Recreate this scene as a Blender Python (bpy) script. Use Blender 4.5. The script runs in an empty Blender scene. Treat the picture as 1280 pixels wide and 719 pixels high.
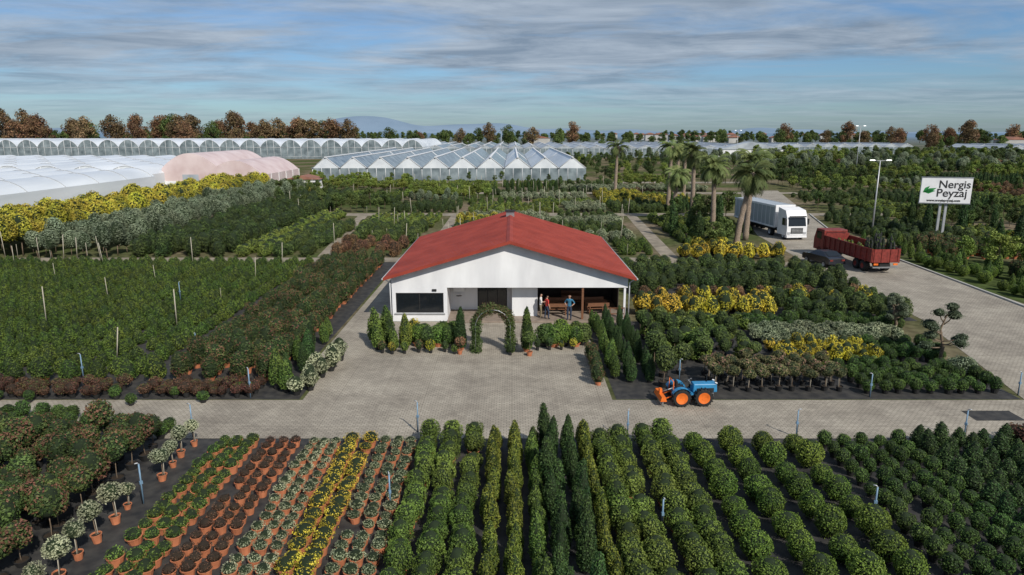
import bpy, math, random
import numpy as np
from mathutils import Vector, Matrix
random.seed(7); rng=np.random.default_rng(7)
sc=bpy.context.scene
R=math.radians
# ---------------------------------------------------------------- materials
def newmat(name):
    m=bpy.data.materials.new(name); m.use_nodes=True
    nt=m.node_tree; b=nt.nodes['Principled BSDF']; return m,nt,b
def L(nt,a,b): nt.links.new(a,b)
def mat(name,c,rough=.6,var=.12,scale=3.0,metal=0,spec=.4,bump=0,c2=None,detail=6,stretch=None):
    m,nt,b=newmat(name)
    b.inputs['Roughness'].default_value=rough; b.inputs['Metallic'].default_value=metal
    b.inputs['Specular IOR Level'].default_value=spec
    tc=nt.nodes.new('ShaderNodeTexCoord'); n=nt.nodes.new('ShaderNodeTexNoise')
    n.inputs['Scale'].default_value=scale; n.inputs['Detail'].default_value=detail
    src=tc.outputs['Object']
    if stretch:
        mp=nt.nodes.new('ShaderNodeMapping'); mp.inputs['Scale'].default_value=stretch
        L(nt,src,mp.inputs[0]); src=mp.outputs[0]
    L(nt,src,n.inputs['Vector'])
    r=nt.nodes.new('ShaderNodeValToRGB')
    c2=c2 or tuple(min(1,x*(1+var)) for x in c)
    c1=tuple(x*(1-var) for x in c)
    r.color_ramp.elements[0].color=(*c1,1); r.color_ramp.elements[1].color=(*c2,1)
    r.color_ramp.elements[0].position=.32; r.color_ramp.elements[1].position=.68
    L(nt,n.outputs['Fac'],r.inputs[0]); L(nt,r.outputs[0],b.inputs['Base Color'])
    if bump:
        bp=nt.nodes.new('ShaderNodeBump'); bp.inputs['Strength'].default_value=bump
        L(nt,n.outputs['Fac'],bp.inputs['Height']); L(nt,bp.outputs[0],b.inputs['Normal'])
    return m
KB=1.36
def leafmat(name,cd,cl,tip=None,trans=.22,k=KB,tp=.92):
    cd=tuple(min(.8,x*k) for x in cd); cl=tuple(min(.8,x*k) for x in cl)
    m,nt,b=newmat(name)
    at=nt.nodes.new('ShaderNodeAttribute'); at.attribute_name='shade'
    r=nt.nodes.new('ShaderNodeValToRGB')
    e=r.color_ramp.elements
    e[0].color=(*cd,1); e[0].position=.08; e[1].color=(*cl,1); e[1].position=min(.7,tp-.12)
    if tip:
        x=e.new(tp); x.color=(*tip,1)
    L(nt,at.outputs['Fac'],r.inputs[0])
    oi=nt.nodes.new('ShaderNodeObjectInfo'); hs=nt.nodes.new('ShaderNodeHueSaturation')
    m1=nt.nodes.new('ShaderNodeMapRange'); m1.inputs['To Min'].default_value=.7; m1.inputs['To Max'].default_value=1.3
    L(nt,oi.outputs['Random'],m1.inputs[0])
    ge=nt.nodes.new('ShaderNodeNewGeometry'); nz=nt.nodes.new('ShaderNodeTexNoise'); nz.inputs['Scale'].default_value=.35
    L(nt,ge.outputs['Position'],nz.inputs['Vector'])
    m2=nt.nodes.new('ShaderNodeMapRange'); m2.inputs['From Min'].default_value=.3;m2.inputs['From Max'].default_value=.7
    m2.inputs['To Min'].default_value=.475; m2.inputs['To Max'].default_value=.522
    hs.inputs['Saturation'].default_value=.93
    L(nt,nz.outputs['Fac'],m2.inputs[0]); L(nt,m2.outputs[0],hs.inputs['Hue'])
    L(nt,m1.outputs[0],hs.inputs['Value']); L(nt,r.outputs[0],hs.inputs['Color'])
    L(nt,hs.outputs[0],b.inputs['Base Color'])
    b.inputs['Roughness'].default_value=.6; b.inputs['Specular IOR Level'].default_value=.25
    tr=nt.nodes.new('ShaderNodeBsdfTranslucent'); L(nt,hs.outputs[0],tr.inputs['Color'])
    mx=nt.nodes.new('ShaderNodeMixShader'); mx.inputs[0].default_value=trans
    L(nt,b.outputs[0],mx.inputs[1]); L(nt,tr.outputs[0],mx.inputs[2])
    L(nt,mx.outputs[0],nt.nodes['Material Output'].inputs['Surface'])
    return m
M={}
M['terra']=mat('terracotta',(.48,.17,.08),.8,.2)
M['tile']=mat('clay_roof_tile',(.28,.13,.09),.8,.2,.5)
M['black']=mat('black_plastic',(.022,.022,.022),.55,.2)
M['bark']=mat('bark',(.17,.125,.085),.9,.3,12,bump=.3)
M['barkpalm']=mat('palm_bark',(.26,.2,.15),.95,.35,9,bump=.5)
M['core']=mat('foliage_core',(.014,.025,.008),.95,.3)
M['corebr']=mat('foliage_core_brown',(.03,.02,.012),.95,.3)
M['white']=mat('white_paint',(.74,.74,.75),.6,.05,1.2,c2=(.82,.82,.82))
M['plaster']=mat('white_plaster',(.70,.70,.71),.85,.08,.8,bump=.05,c2=(.82,.82,.82),stretch=(1,1,.3))
M['steel']=mat('grey_steel',(.32,.33,.34),.4,.15,metal=.6)
M['galv']=mat('galvanised',(.45,.46,.47),.45,.1,metal=.3)
M['glass']=mat('dark_glass',(.012,.015,.018),.08,.1,spec=.7)
M['wood']=mat('brown_wood',(.18,.08,.04),.6,.3,8,stretch=(1,1,6))
M['stake']=mat('bamboo_stake',(.42,.38,.3),.8,.2)
M['dark']=mat('dark_interior',(.04,.034,.03),.8,.3)
M['rubber']=mat('rubber',(.02,.02,.02),.85,.2)
M['blue']=mat('blue_paint',(.035,.22,.42),.4,.15,6)
M['orange']=mat('orange_paint',(.75,.16,.02),.45,.15,6)
M['redt']=mat('red_truck_paint',(.20,.03,.022),.55,.35,4)
M['irri']=mat('irrigation_blue',(.16,.26,.36),.5,.2)
M['skin']=mat('skin',(.45,.26,.18),.6,.05)
M['hair']=mat('hair',(.02,.014,.01),.8,.1)
M['kerb']=mat('concrete_kerb',(.4,.39,.36),.9,.15)
LF={
'ball':leafmat('leaf_boxwood',(.032,.065,.008),(.125,.185,.018)),
'smallball':leafmat('leaf_small_boxwood',(.022,.05,.010),(.070,.125,.020)),
'dwarf':leafmat('leaf_dwarf_conifer',(.022,.048,.008),(.105,.155,.016)),
'colyel':leafmat('leaf_golden_conifer',(.05,.08,.010),(.17,.19,.02)),
'coldark':leafmat('leaf_dark_conifer',(.018,.045,.012),(.055,.10,.022)),
'cube':leafmat('leaf_privet',(.035,.066,.010),(.135,.195,.025)),
'green':leafmat('leaf_green',(.035,.075,.012),(.12,.18,.025)),
'brown':leafmat('leaf_brown',(.035,.022,.014),(.12,.06,.035)),
'pale':leafmat('leaf_pale',(.14,.16,.08),(.40,.41,.25),k=1.25),
'yellow':leafmat('leaf_yellow',(.26,.21,.01),(.68,.52,.015),k=1.17),
'grey':leafmat('leaf_greygreen',(.12,.15,.07),(.31,.34,.2),k=1.2),
'photinia':leafmat('leaf_photinia',(.022,.042,.012),(.07,.10,.024),(.20,.085,.05),tp=.68),
'redlow':leafmat('leaf_red_shrub',(.04,.022,.012),(.13,.06,.035),(.10,.12,.03),tp=.75),
'yelgr':leafmat('leaf_yellowgreen',(.15,.16,.01),(.46,.40,.02),k=1.2),
'lime':leafmat('leaf_lime',(.07,.11,.012),(.20,.25,.04),k=1.25),
'olive':leafmat('leaf_olive',(.07,.095,.05),(.19,.23,.14)),
'dkgreen':leafmat('leaf_darkgreen',(.02,.038,.010),(.07,.105,.024)),
'mid':leafmat('leaf_midgreen',(.03,.055,.012),(.10,.14,.03)),
'autumn':leafmat('leaf_autumn',(.06,.045,.02),(.19,.125,.055)),
'autumnbr':leafmat('leaf_autumn_brown',(.07,.042,.02),(.22,.12,.055)),
'pink':leafmat('leaf_pinkgreen',(.05,.055,.02),(.14,.14,.05),(.32,.18,.12),tp=.8),
'palm':leafmat('leaf_palm',(.035,.06,.014),(.12,.155,.045)),
}
# ---------------------------------------------------------------- mesh builder
class MB:
    def __init__(s): s.V=[];s.F=[];s.MI=[];s.S=[];s.n=0;s.mats=[];s.SM=[]
    def mi(s,m):
        if m not in s.mats: s.mats.append(m)
        return s.mats.index(m)
    def add(s,V,F,m,shade=None,smooth=False):
        V=np.asarray(V,float).reshape(-1,3); F=np.asarray(F,int).reshape(-1,4)
        s.V.append(V); s.F.append(F+s.n); s.n+=len(V)
        s.MI.append(np.full(len(F),s.mi(m))); s.SM.append(np.full(len(F),smooth))
        s.S.append(np.full(len(F),.4) if shade is None else shade)
    def leaves(s,P,N,size,m,shade,asp=.55,wild=.7):
        n=len(P)
        N=N+rng.normal(0,wild,(n,3)); N/=np.linalg.norm(N,axis=1)[:,None]+1e-9
        T=np.cross(N,rng.normal(0,1,(n,3))); T/=np.linalg.norm(T,axis=1)[:,None]+1e-9
        B=np.cross(N,T); sz=(size*rng.uniform(.6,1.3,n))[:,None]
        V=np.stack([P-T*sz,P-B*sz*asp,P+T*sz,P+B*sz*asp],1).reshape(-1,3)
        s.add(V,np.arange(4*n).reshape(-1,4),m,shade)
    def lathe(s,prof,m,seg=12,at=(0,0,0),smooth=True,jit=0):
        k=len(prof); V=[]
        for r,z in prof:
            for i in range(seg):
                a=2*math.pi*i/seg; rr=r*(1+random.uniform(-jit,jit))
                V.append((at[0]+rr*math.cos(a),at[1]+rr*math.sin(a),at[2]+z))
        F=[(j*seg+i,j*seg+(i+1)%seg,(j+1)*seg+(i+1)%seg,(j+1)*seg+i) for j in range(k-1) for i in range(seg)]
        s.add(V,F,m,smooth=smooth)
    def tube(s,pts,rad,m,seg=8,smooth=True,cap=True):
        pts=[Vector(p) for p in pts]; V=[]
        if not hasattr(rad,'__len__'): rad=[rad]*len(pts)
        if cap:
            pts=[pts[0]]+pts+[pts[-1]]; rad=[1e-4]+list(rad)+[1e-4]
        k=len(pts)
        for j,p in enumerate(pts):
            a=pts[max(0,j-1)]; b=pts[min(k-1,j+1)]
            if (b-a).length<1e-6: a=pts[max(0,j-2)]; b=pts[min(k-1,j+2)]
            d=(b-a).normalized()
            u=d.orthogonal() if abs(d.z)<.9 else d.cross(Vector((0,1,0)))
            u.normalize(); w=d.cross(u)
            if j: 
                u=(pu-d*pu.dot(d)); u.normalize(); w=d.cross(u)
            pu=u
            for i in range(seg):
                t=2*math.pi*i/seg; V.append(p+(u*math.cos(t)+w*math.sin(t))*rad[j])
        F=[(j*seg+i,j*seg+(i+1)%seg,(j+1)*seg+(i+1)%seg,(j+1)*seg+i) for j in range(k-1) for i in range(seg)]
        s.add(V,F,m,smooth=smooth)
    def box(s,x0,x1,y0,y1,z0,z1,m,mtx=None,taper=None):
        V=[(x0,y0,z0),(x1,y0,z0),(x1,y1,z0),(x0,y1,z0),(x0,y0,z1),(x1,y0,z1),(x1,y1,z1),(x0,y1,z1)]
        if taper:
            cx,cy=(x0+x1)/2,(y0+y1)/2
            V=V[:4]+[(cx+(v[0]-cx)*taper[0],cy+(v[1]-cy)*taper[1],v[2]) for v in V[4:]]
        if mtx is not None: V=[tuple(mtx@Vector(v)) for v in V]
        s.add(V,[(3,2,1,0),(4,5,6,7),(0,1,5,4),(1,2,6,5),(2,3,7,6),(3,0,4,7)],m)
    def poly_prism(s,pts,y0,y1,m,axis='y'):
        n=len(pts)
        def P(a,z,y): return (a,y,z) if axis=='y' else (y,a,z)
        V=[P(a,z,y0) for a,z in pts]+[P(a,z,y1) for a,z in pts]
        F=[(i,(i+1)%n,(i+1)%n+n,i+n) for i in range(n)]
        s.add(V,F,m)
        i=1; capF=[]
        while i<n-1:
            j=min(i+2,n-1)
            if j-i==2: capF+= [(0,i,i+1,i+2),(n,n+i+2,n+i+1,n+i)]
            else: capF+=[(0,i,i+1,i+1),(n,n+i+1,n+i+1,n+i)]
            i=j
        s.add(V,capF,m)
    def mesh(s,name):
        V=np.concatenate(s.V);F=np.concatenate(s.F);me=bpy.data.meshes.new(name)
        MI=np.concatenate(s.MI);S=np.concatenate(s.S);SM=np.concatenate(s.SM)
        fl=[list(dict.fromkeys(f)) for f in F.tolist()]
        me.from_pydata(V.tolist(),[],fl)
        for m in s.mats: me.materials.append(m)
        me.polygons.foreach_set('material_index',MI); me.polygons.foreach_set('use_smooth',SM)
        a=me.attributes.new('shade','FLOAT','FACE'); a.data.foreach_set('value',S.astype(np.float32))
        me.update(); return me
    def obj(s,name,parent=None,loc=(0,0,0),rot=0,bevel=0,link=True):
        o=bpy.data.objects.new(name,s.mesh(name))
        if link: sc.collection.objects.link(o)
        o.location=loc; o.rotation_euler=(0,0,rot)
        if parent: o.parent=parent
        if bevel:
            b=o.modifiers.new('bevel','BEVEL'); b.width=bevel; b.segments=2; b.limit_method='ANGLE'; b.angle_limit=R(40)
        return o
def empty(name,loc=(0,0,0),rot=0):
    o=bpy.data.objects.new(name,None); sc.collection.objects.link(o); o.location=loc; o.rotation_euler=(0,0,rot); o.empty_display_size=.2; return o
# ---------------------------------------------------------------- foliage
def lumpf(P,f,seed):
    r=np.random.default_rng(seed); o=np.zeros(len(P))
    for i in range(5):
        k=r.normal(0,f,3); o+=np.sin(P@k+r.uniform(0,6.28))
    return o/3.2
def shell(b,prof,n,leaf,m,lump=.08,freq=6,seed=1,at=(0,0,0),inner=.22,sq=0,core=True,coremat=None,wild=.6,asp=.55):
    prof=np.array(prof,float); seg=prof[1:]-prof[:-1]
    w=(prof[1:,0]+prof[:-1,0])*np.linalg.norm(seg,axis=1)+1e-6; w/=w.sum()
    k=rng.choice(len(seg),n,p=w); t=rng.uniform(0,1,n)
    rr=prof[k,0]+seg[k,0]*t; zz=prof[k,1]+seg[k,1]*t
    a=rng.uniform(0,2*np.pi,n)
    nr=seg[k,1]; nzv=-seg[k,0]; q=np.hypot(nr,nzv)+1e-9; nr=nr/q; nzv=nzv/q
    if sq: rr=rr*(1+sq*(np.abs(np.cos(2*a))*-1+.5)*-.5)
    D=np.stack([np.cos(a)*rr,np.sin(a)*rr,zz],1)
    lp=lumpf(D,freq,seed); dep=rng.uniform(0,1,n)**2
    spr=(rng.uniform(0,1,n)<.06)*rng.uniform(.03,.16,n)
    off=(lump*lp - inner*dep+spr)*np.max(prof[:,0])
    N=np.stack([np.cos(a)*nr,np.sin(a)*nr,nzv],1)
    P=D+N*off[:,None]+np.array(at)
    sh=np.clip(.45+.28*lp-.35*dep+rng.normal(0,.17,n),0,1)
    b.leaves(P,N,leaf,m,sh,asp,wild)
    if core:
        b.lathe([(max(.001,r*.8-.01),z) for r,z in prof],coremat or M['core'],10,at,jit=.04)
def ballprof(r,zc,sz=1,k=9,cut=-1):
    return [(max(.004,r*math.sin(math.pi*i/k)),zc-r*sz*math.cos(math.pi*i/k)) for i in range(k+1)]
def pot(b,r,h,m):
    b.lathe([(.002,0.0),(r*.72,0),(r,h),(r*1.08,h),(r*1.08,h*1.08),(r*.92,h*1.08),(r*.9,h*.92)],m,12,smooth=False)
    b.lathe([(r*.9,h*.92),(.002,h*.93)],M['corebr'],12,smooth=False)
COL={}
def proto(cname,fn,n=2):
    c=bpy.data.collections.new(cname)
    for i in range(n):
        b=MB(); fn(b,i); o=b.obj(cname+'_plant',link=False); c.objects.link(o)
    COL[cname]=c
def P_ball(r,m,n,leaf,pt=None,sz=1,z0=.06,sq=0,lump=.10):
    def f(b,i):
        zz=z0
        if pt: pot(b,r*.62,.2,M[pt]); zz=.15
        shell(b,ballprof(r,r*sz+zz,sz),n,leaf,LF[m],lump,5/r*.5,i*7+3,sq=sq)
    return f
def P_cone(r,h,m,n,leaf,pt=None,z0=.05,base=.55,lump=.12,top=.04):
    def f(b,i):
        zz=z0
        if pt: pot(b,r*.6,.22,M[pt]); zz=.16
        pr=[(.01,zz),(r*.8,zz+.03*h),(r,zz+.18*h),(r*.95,zz+.4*h),(r*.78,zz+.62*h),(r*.5,zz+.82*h),(r*.25,zz+.95*h),(.004,zz+h)]
        shell(b,pr,n,leaf,LF[m],lump,7,i*5+1)
    return f
def P_std(th,r,m,n,leaf,pt=None,sz=.9,tr=.02,stake=False):
    def f(b,i):
        if pt: pot(b,max(.13,r*.5),.24,M[pt])
        b.tube([(0,0,0),(.02,.01,th*.5),(0,0,th+r*.5)],[tr,tr*.9,tr*.6],M['bark'],6)
        if stake: b.tube([(.06,0,0),(.06,0,th*1.15)],.013,M['stake'],5)
        shell(b,ballprof(r,th+r*sz*.9,sz),n,leaf,LF[m],.22,4/r*.5,i*3+2,inner=.4)
    return f
def P_shrub(r,h,m,n,leaf,pt=None,lump=.2,coremat=None):
    def f(b,i):
        zz=.04
        if pt: pot(b,r*.5,.26,M[pt]); zz=.2
        pr=[(.01,zz),(r*.7,zz+.06*h),(r*.95,zz+.3*h),(r,zz+.6*h),(r*.75,zz+.85*h),(r*.35,zz+.98*h),(.004,zz+h)]
        shell(b,pr,n,leaf,LF[m],lump,4,i*5+9,inner=.3,coremat=coremat)
    return f
def P_tree(h,r,m,n,leaf,th=.35,cl=16,tr=.16):
    def f(b,i):
        mm=m[i%len(m)] if isinstance(m,tuple) else m
        rd=random.Random(i*11+5)
        b.tube([(0,0,0),(.1*r,0,h*.3),(0,.1*r,h*.62),(0,0,h*.85)],[tr,tr*.75,tr*.5,tr*.15],M['bark'],7)
        for k in range(cl):
            u=rd.uniform(0,1); a=rd.uniform(0,6.28)
            zc=h*(th+(1-th)*(.12+.8*u)); q=math.sin(math.pi*(.15+.8*u)); rad=r*q*rd.uniform(.35,.8)
            c=(rad*math.cos(a),rad*math.sin(a),zc); cr=r*rd.uniform(.28,.46)
            b.tube([(0,0,h*(th*.7+.3*u)),(c[0]*.5,c[1]*.5,zc*.93),c],[tr*.35,tr*.2,tr*.06],M['bark'],5)
            shell(b,ballprof(cr,0,.8,6),n//cl,leaf,LF[mm],.3,3/cr*.5,k,at=c,inner=.6,core=False,wild=.9)
    return f
proto('boxwood_ball',P_ball(.47,'ball',2600,.033),3)
proto('small_boxwood',P_ball(.27,'smallball',900,.03,'black'),2)
proto('dwarf_conifer',P_cone(.42,.85,'dwarf',900,.045,lump=.16),3)
proto('dwarf_conifer_potted',P_cone(.42,.85,'dwarf',1000,.04,'terra'),2)
proto('golden_conifer',P_cone(.25,1.0,'colyel',1300,.034,'terra'),2)
proto('slim_conifer',P_cone(.25,1.2,'green',1500,.034,'black'),2)
proto('dark_conifer',P_cone(.33,1.8,'coldark',2200,.038,'black'),2)
proto('young_spruce',P_cone(.32,.9,'coldark',900,.036,'black'),2)
proto('privet_shrub',P_ball(.4,'cube',1900,.034,'terra',1.12,sq=.5,lump=.15),3)
for k,mm in [('green','green'),('brown','brown'),('pale','pale'),('yellow','yellow'),('grey','grey')]:
    def f(b,i,mm=mm):
        pot(b,.2,.24,M['terra'])
        shell(b,ballprof(.225 if mm!='yellow' else .27,.33,.62),480,.026,LF[mm],.17,14,i*3+1,inner=.4,coremat=M['corebr'] if mm=='brown' else None)
    proto('potted_'+k+'_mound',f,3)
proto('photinia_standard',P_std(.85,.46,'photinia',1300,.05,'black',1.0),3)
proto('mid_standard',P_std(.8,.44,'mid',1200,.05,'black',1.0),2)
proto('variegated_standard',P_std(.75,.3,'pale',900,.034,'terra',.85,stake=True),2)
proto('pink_standard',P_std(.75,.34,'pink',700,.045,'black',.65,stake=True),2)
proto('photinia_shrub',P_shrub(.5,1.45,'photinia',1600,.05,'terra'),3)
proto('red_shrub',P_shrub(.3,.42,'redlow',600,.036,'black',coremat=M['corebr']),2)
proto('yellow_standard_tree',P_std(1.4,.95,'yelgr',1500,.11,None,1.25,.05),2)
proto('olive_tree',P_std(1.2,.85,'olive',1500,.09,None,1.35,.05),2)
proto('green_shrub',P_shrub(.8,1.8,'mid',1400,.08),3)
proto('lime_shrub',P_shrub(.6,1.1,'lime',1200,.07),2)
proto('dark_shrub',P_shrub(.75,2.1,'dkgreen',1400,.08),3)
proto('brown_shrub',P_shrub(.6,1.5,'autumnbr',1100,.07,coremat=M['corebr']),2)
proto('yellow_shrub',P_shrub(.5,1.2,'yelgr',900,.06,'black'),2)
proto('bright_yellow_shrub',P_shrub(.45,1.0,'yellow',900,.055,'black',.28),2)
proto('pale_shrub',P_shrub(.4,.6,'grey',700,.045,'black'),2)
proto('variegated_shrub',P_shrub(.38,.9,'pale',900,.045,'black',.25),2)
proto('cypress',P_cone(.5,3.6,'coldark',1500,.09),2)
proto('nursery_tree',P_tree(4.6,1.5,'mid',2200,.13,.3,12,.07),3)
proto('lime_tree',P_tree(4.2,1.4,'lime',2000,.13,.3,12,.07),2)
proto('dark_nursery_tree',P_tree(4.4,1.5,'dkgreen',2200,.13,.25,12,.07),3)
proto('autumn_plane_tree',P_tree(15,5.2,('autumn','autumnbr','autumn','autumnbr','mid'),3000,.36,.22,22,.35),5)
proto('tall_green_tree',P_tree(13,4.6,('mid','dkgreen','mid'),3200,.40,.2,18,.3),3)
def stk(b,i): b.tube([(0,0,0),(.02*i,.01,2.3)],.03,M['stake'],5)
proto('support_stake',stk,2)
GNC={}
def gn(coll):
    if coll.name in GNC: return GNC[coll.name]
    ng=bpy.data.node_groups.new('scatter_'+coll.name,'GeometryNodeTree')
    ng.interface.new_socket('Geometry',in_out='INPUT',socket_type='NodeSocketGeometry')
    ng.interface.new_socket('Geometry',in_out='OUTPUT',socket_type='NodeSocketGeometry')
    N=ng.nodes; gi=N.new('NodeGroupInput'); go=N.new('NodeGroupOutput'); ip=N.new('GeometryNodeInstanceOnPoints')
    ci=N.new('GeometryNodeCollectionInfo'); ci.inputs['Collection'].default_value=coll
    ci.inputs['Separate Children'].default_value=True; ci.inputs['Reset Children'].default_value=True
    def na(n,t):
        a=N.new('GeometryNodeInputNamedAttribute'); a.data_type=t; a.inputs['Name'].default_value=n; return a.outputs[0]
    ip.inputs['Pick Instance'].default_value=True
    l=ng.links.new
    l(gi.outputs[0],ip.inputs['Points']); l(ci.outputs[0],ip.inputs['Instance'])
    l(na('pidx','INT'),ip.inputs['Instance Index']); l(na('prot','FLOAT_VECTOR'),ip.inputs['Rotation']); l(na('pscl','FLOAT_VECTOR'),ip.inputs['Scale'])
    l(ip.outputs[0],go.inputs[0]); GNC[coll.name]=ng; return ng
def scatter(name,cname,pts,smin=.85,smax=1.15,zs=None,tilt=.05):
    pts=np.array(pts,float); n=len(pts)
    if n==0: return
    if pts.shape[1]==2: pts=np.hstack([pts,np.zeros((n,1))])
    me=bpy.data.meshes.new(name); me.from_pydata(pts.tolist(),[],[])
    c=COL[cname]
    a=me.attributes.new('pidx','INT','POINT'); a.data.foreach_set('value',rng.integers(0,len(c.objects),n).astype(np.int32))
    rot=np.stack([rng.normal(0,tilt,n),rng.normal(0,tilt,n),rng.uniform(0,6.28,n)],1)
    a=me.attributes.new('prot','FLOAT_VECTOR','POINT'); a.data.foreach_set('vector',rot.astype(np.float32).ravel())
    s=rng.uniform(smin,smax,n); z=s*rng.uniform(.86,1.14,n)*(zs or 1)
    a=me.attributes.new('pscl','FLOAT_VECTOR','POINT'); a.data.foreach_set('vector',np.stack([s,s,z],1).astype(np.float32).ravel())
    o=bpy.data.objects.new(name,me); sc.collection.objects.link(o)
    md=o.modifiers.new('scatter','NODES'); md.node_group=gn(c); return o
def grid(x0,x1,y0,y1,dx,dy,j=.08,skip=.02,inside=None):
    P=[]; x=x0
    while x<=x1+1e-6:
        y=y0
        while y<=y1+1e-6:
            if random.random()>skip:
                p=(x+random.gauss(0,j*dx),y+random.gauss(0,j*dy))
                if inside is None or inside(*p): P.append(p)
            y+=dy
        x+=dx
    return P
# ---------------------------------------------------------------- ground
def sheet(name,polys,z,m):
    V=[];F=[]
    for p in polys:
        F.append(list(range(len(V),len(V)+len(p)))); V+=[(x,y,z) for x,y in p]
    me=bpy.data.meshes.new(name); me.from_pydata(V,[],F); me.materials.append(m)
    o=bpy.data.objects.new(name,me); sc.collection.objects.link(o); return o
def rect(x0,x1,y0,y1): return [(x0,y0),(x1,y0),(x1,y1),(x0,y1)]
gm,nt,b=newmat('field_ground')
ge=nt.nodes.new('ShaderNodeNewGeometry')
n1=nt.nodes.new('ShaderNodeTexNoise'); n1.inputs['Scale'].default_value=.06; n1.inputs['Detail'].default_value=8
n2=nt.nodes.new('ShaderNodeTexNoise'); n2.inputs['Scale'].default_value=1.5; n2.inputs['Detail'].default_value=6
for n in(n1,n2): L(nt,ge.outputs['Position'],n.inputs['Vector'])
r1=nt.nodes.new('ShaderNodeValToRGB'); e=r1.color_ramp.elements
e[0].position=.38;e[0].color=(.075,.10,.035,1);e[1].position=.62;e[1].color=(.20,.16,.11,1)
x=e.new(.5);x.color=(.12,.115,.06,1)
L(nt,n1.outputs['Fac'],r1.inputs[0])
mx=nt.nodes.new('ShaderNodeMix'); mx.data_type='RGBA'; mx.blend_type='MULTIPLY'; mx.inputs[0].default_value=.8
r2=nt.nodes.new('ShaderNodeValToRGB'); r2.color_ramp.elements[0].color=(.45,.45,.45,1); r2.color_ramp.elements[1].color=(1.3,1.3,1.3,1)
r2.color_ramp.elements[0].position=.3; r2.color_ramp.elements[1].position=.7
L(nt,n2.outputs['Fac'],r2.inputs[0]); L(nt,r1.outputs[0],mx.inputs[6]); L(nt,r2.outputs[0],mx.inputs[7])
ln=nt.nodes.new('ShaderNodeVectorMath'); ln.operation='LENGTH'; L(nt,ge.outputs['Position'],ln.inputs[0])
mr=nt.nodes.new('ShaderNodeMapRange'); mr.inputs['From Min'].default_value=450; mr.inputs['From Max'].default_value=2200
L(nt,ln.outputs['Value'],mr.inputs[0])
m3=nt.nodes.new('ShaderNodeMix'); m3.data_type='RGBA'; L(nt,mr.outputs[0],m3.inputs[0]); L(nt,mx.outputs[2],m3.inputs[6]); m3.inputs[7].default_value=(.16,.24,.33,1)  # distance haze painted in: ground colour fades to blue-grey far away
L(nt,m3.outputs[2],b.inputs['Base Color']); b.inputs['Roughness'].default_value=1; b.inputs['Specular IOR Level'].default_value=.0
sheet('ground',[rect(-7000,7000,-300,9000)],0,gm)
M['fabric']=mat('weed_fabric',(.032,.032,.034),.75,.35,2.2,c2=(.06,.056,.05),bump=.15)
M['soil']=mat('gravel_soil',(.24,.205,.155),.95,.3,.7,c2=(.34,.29,.225),bump=.2,detail=10)
pm,nt,b=newmat('concrete_pavers')
ge=nt.nodes.new('ShaderNodeNewGeometry')
br=nt.nodes.new('ShaderNodeTexBrick'); br.inputs['Scale'].default_value=1
br.inputs['Brick Width'].default_value=.24; br.inputs['Row Height'].default_value=.14; br.inputs['Mortar Size'].default_value=.012
br.inputs['Color1'].default_value=(.40,.36,.30,1); br.inputs['Color2'].default_value=(.32,.288,.24,1); br.inputs['Mortar'].default_value=(.16,.14,.11,1)
L(nt,ge.outputs['Position'],br.inputs['Vector'])
n1=nt.nodes.new('ShaderNodeTexNoise'); n1.inputs['Scale'].default_value=.35; n1.inputs['Detail'].default_value=10; n1.inputs['Roughness'].default_value=.7
L(nt,ge.outputs['Position'],n1.inputs['Vector'])
r1=nt.nodes.new('ShaderNodeValToRGB'); r1.color_ramp.elements[0].color=(.68,.66,.64,1); r1.color_ramp.elements[1].color=(1.1,1.09,1.06,1)
r1.color_ramp.elements[0].position=.34; r1.color_ramp.elements[1].position=.6
L(nt,n1.outputs['Fac'],r1.inputs[0])
mx=nt.nodes.new('ShaderNodeMix'); mx.data_type='RGBA'; mx.blend_type='MULTIPLY'; mx.inputs[0].default_value=1
L(nt,br.outputs['Color'],mx.inputs[6]); L(nt,r1.outputs[0],mx.inputs[7])
wv=nt.nodes.new('ShaderNodeTexBrick'); wv.inputs['Scale'].default_value=1; wv.offset=0
wv.inputs['Brick Width'].default_value=2.1; wv.inputs['Row Height'].default_value=1.2; wv.inputs['Mortar Size'].default_value=.03; wv.inputs['Mortar Smooth'].default_value=.3
wv.inputs['Color1'].default_value=(1,1,1,1); wv.inputs['Color2'].default_value=(.94,.935,.93,1); wv.inputs['Mortar'].default_value=(.84,.83,.82,1)
L(nt,ge.outputs['Position'],wv.inputs['Vector'])
mx2=nt.nodes.new('ShaderNodeMix'); mx2.data_type='RGBA'; mx2.blend_type='MULTIPLY'; mx2.inputs[0].default_value=1
L(nt,mx.outputs[2],mx2.inputs[6]); L(nt,wv.outputs['Color'],mx2.inputs[7])
L(nt,mx2.outputs[2],b.inputs['Base Color']); b.inputs['Roughness'].default_value=.9
sheet('growing_bed_fabric',[rect(-60,70,10,26.4),rect(-60,-10.2,30.7,34),rect(-60,-11.2,34,66),rect(5,24.4,30.7,44.5),rect(9.2,27.5,44.6,64)],.008,M['fabric'])
sheet('paved_yard',[rect(-70,80,26.4,30.6),rect(-10,4.8,30.6,36),rect(-11,4.8,36,44.35),rect(-11,-8.35,44.35,66)],.016,pm)
sheet('paved_road',[[(24.5,30.6),(45,30.6),(38,45),(28,45)],[(28,45),(38,45),(38.6,68),(29,68)],[(29,68),(38.6,68),(40,84),(30.4,84)],[(30.4,84),(40,84),(46,106),(36,106)],[(36,106),(46,106),(58,150),(50,150)]],.016,pm)
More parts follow.
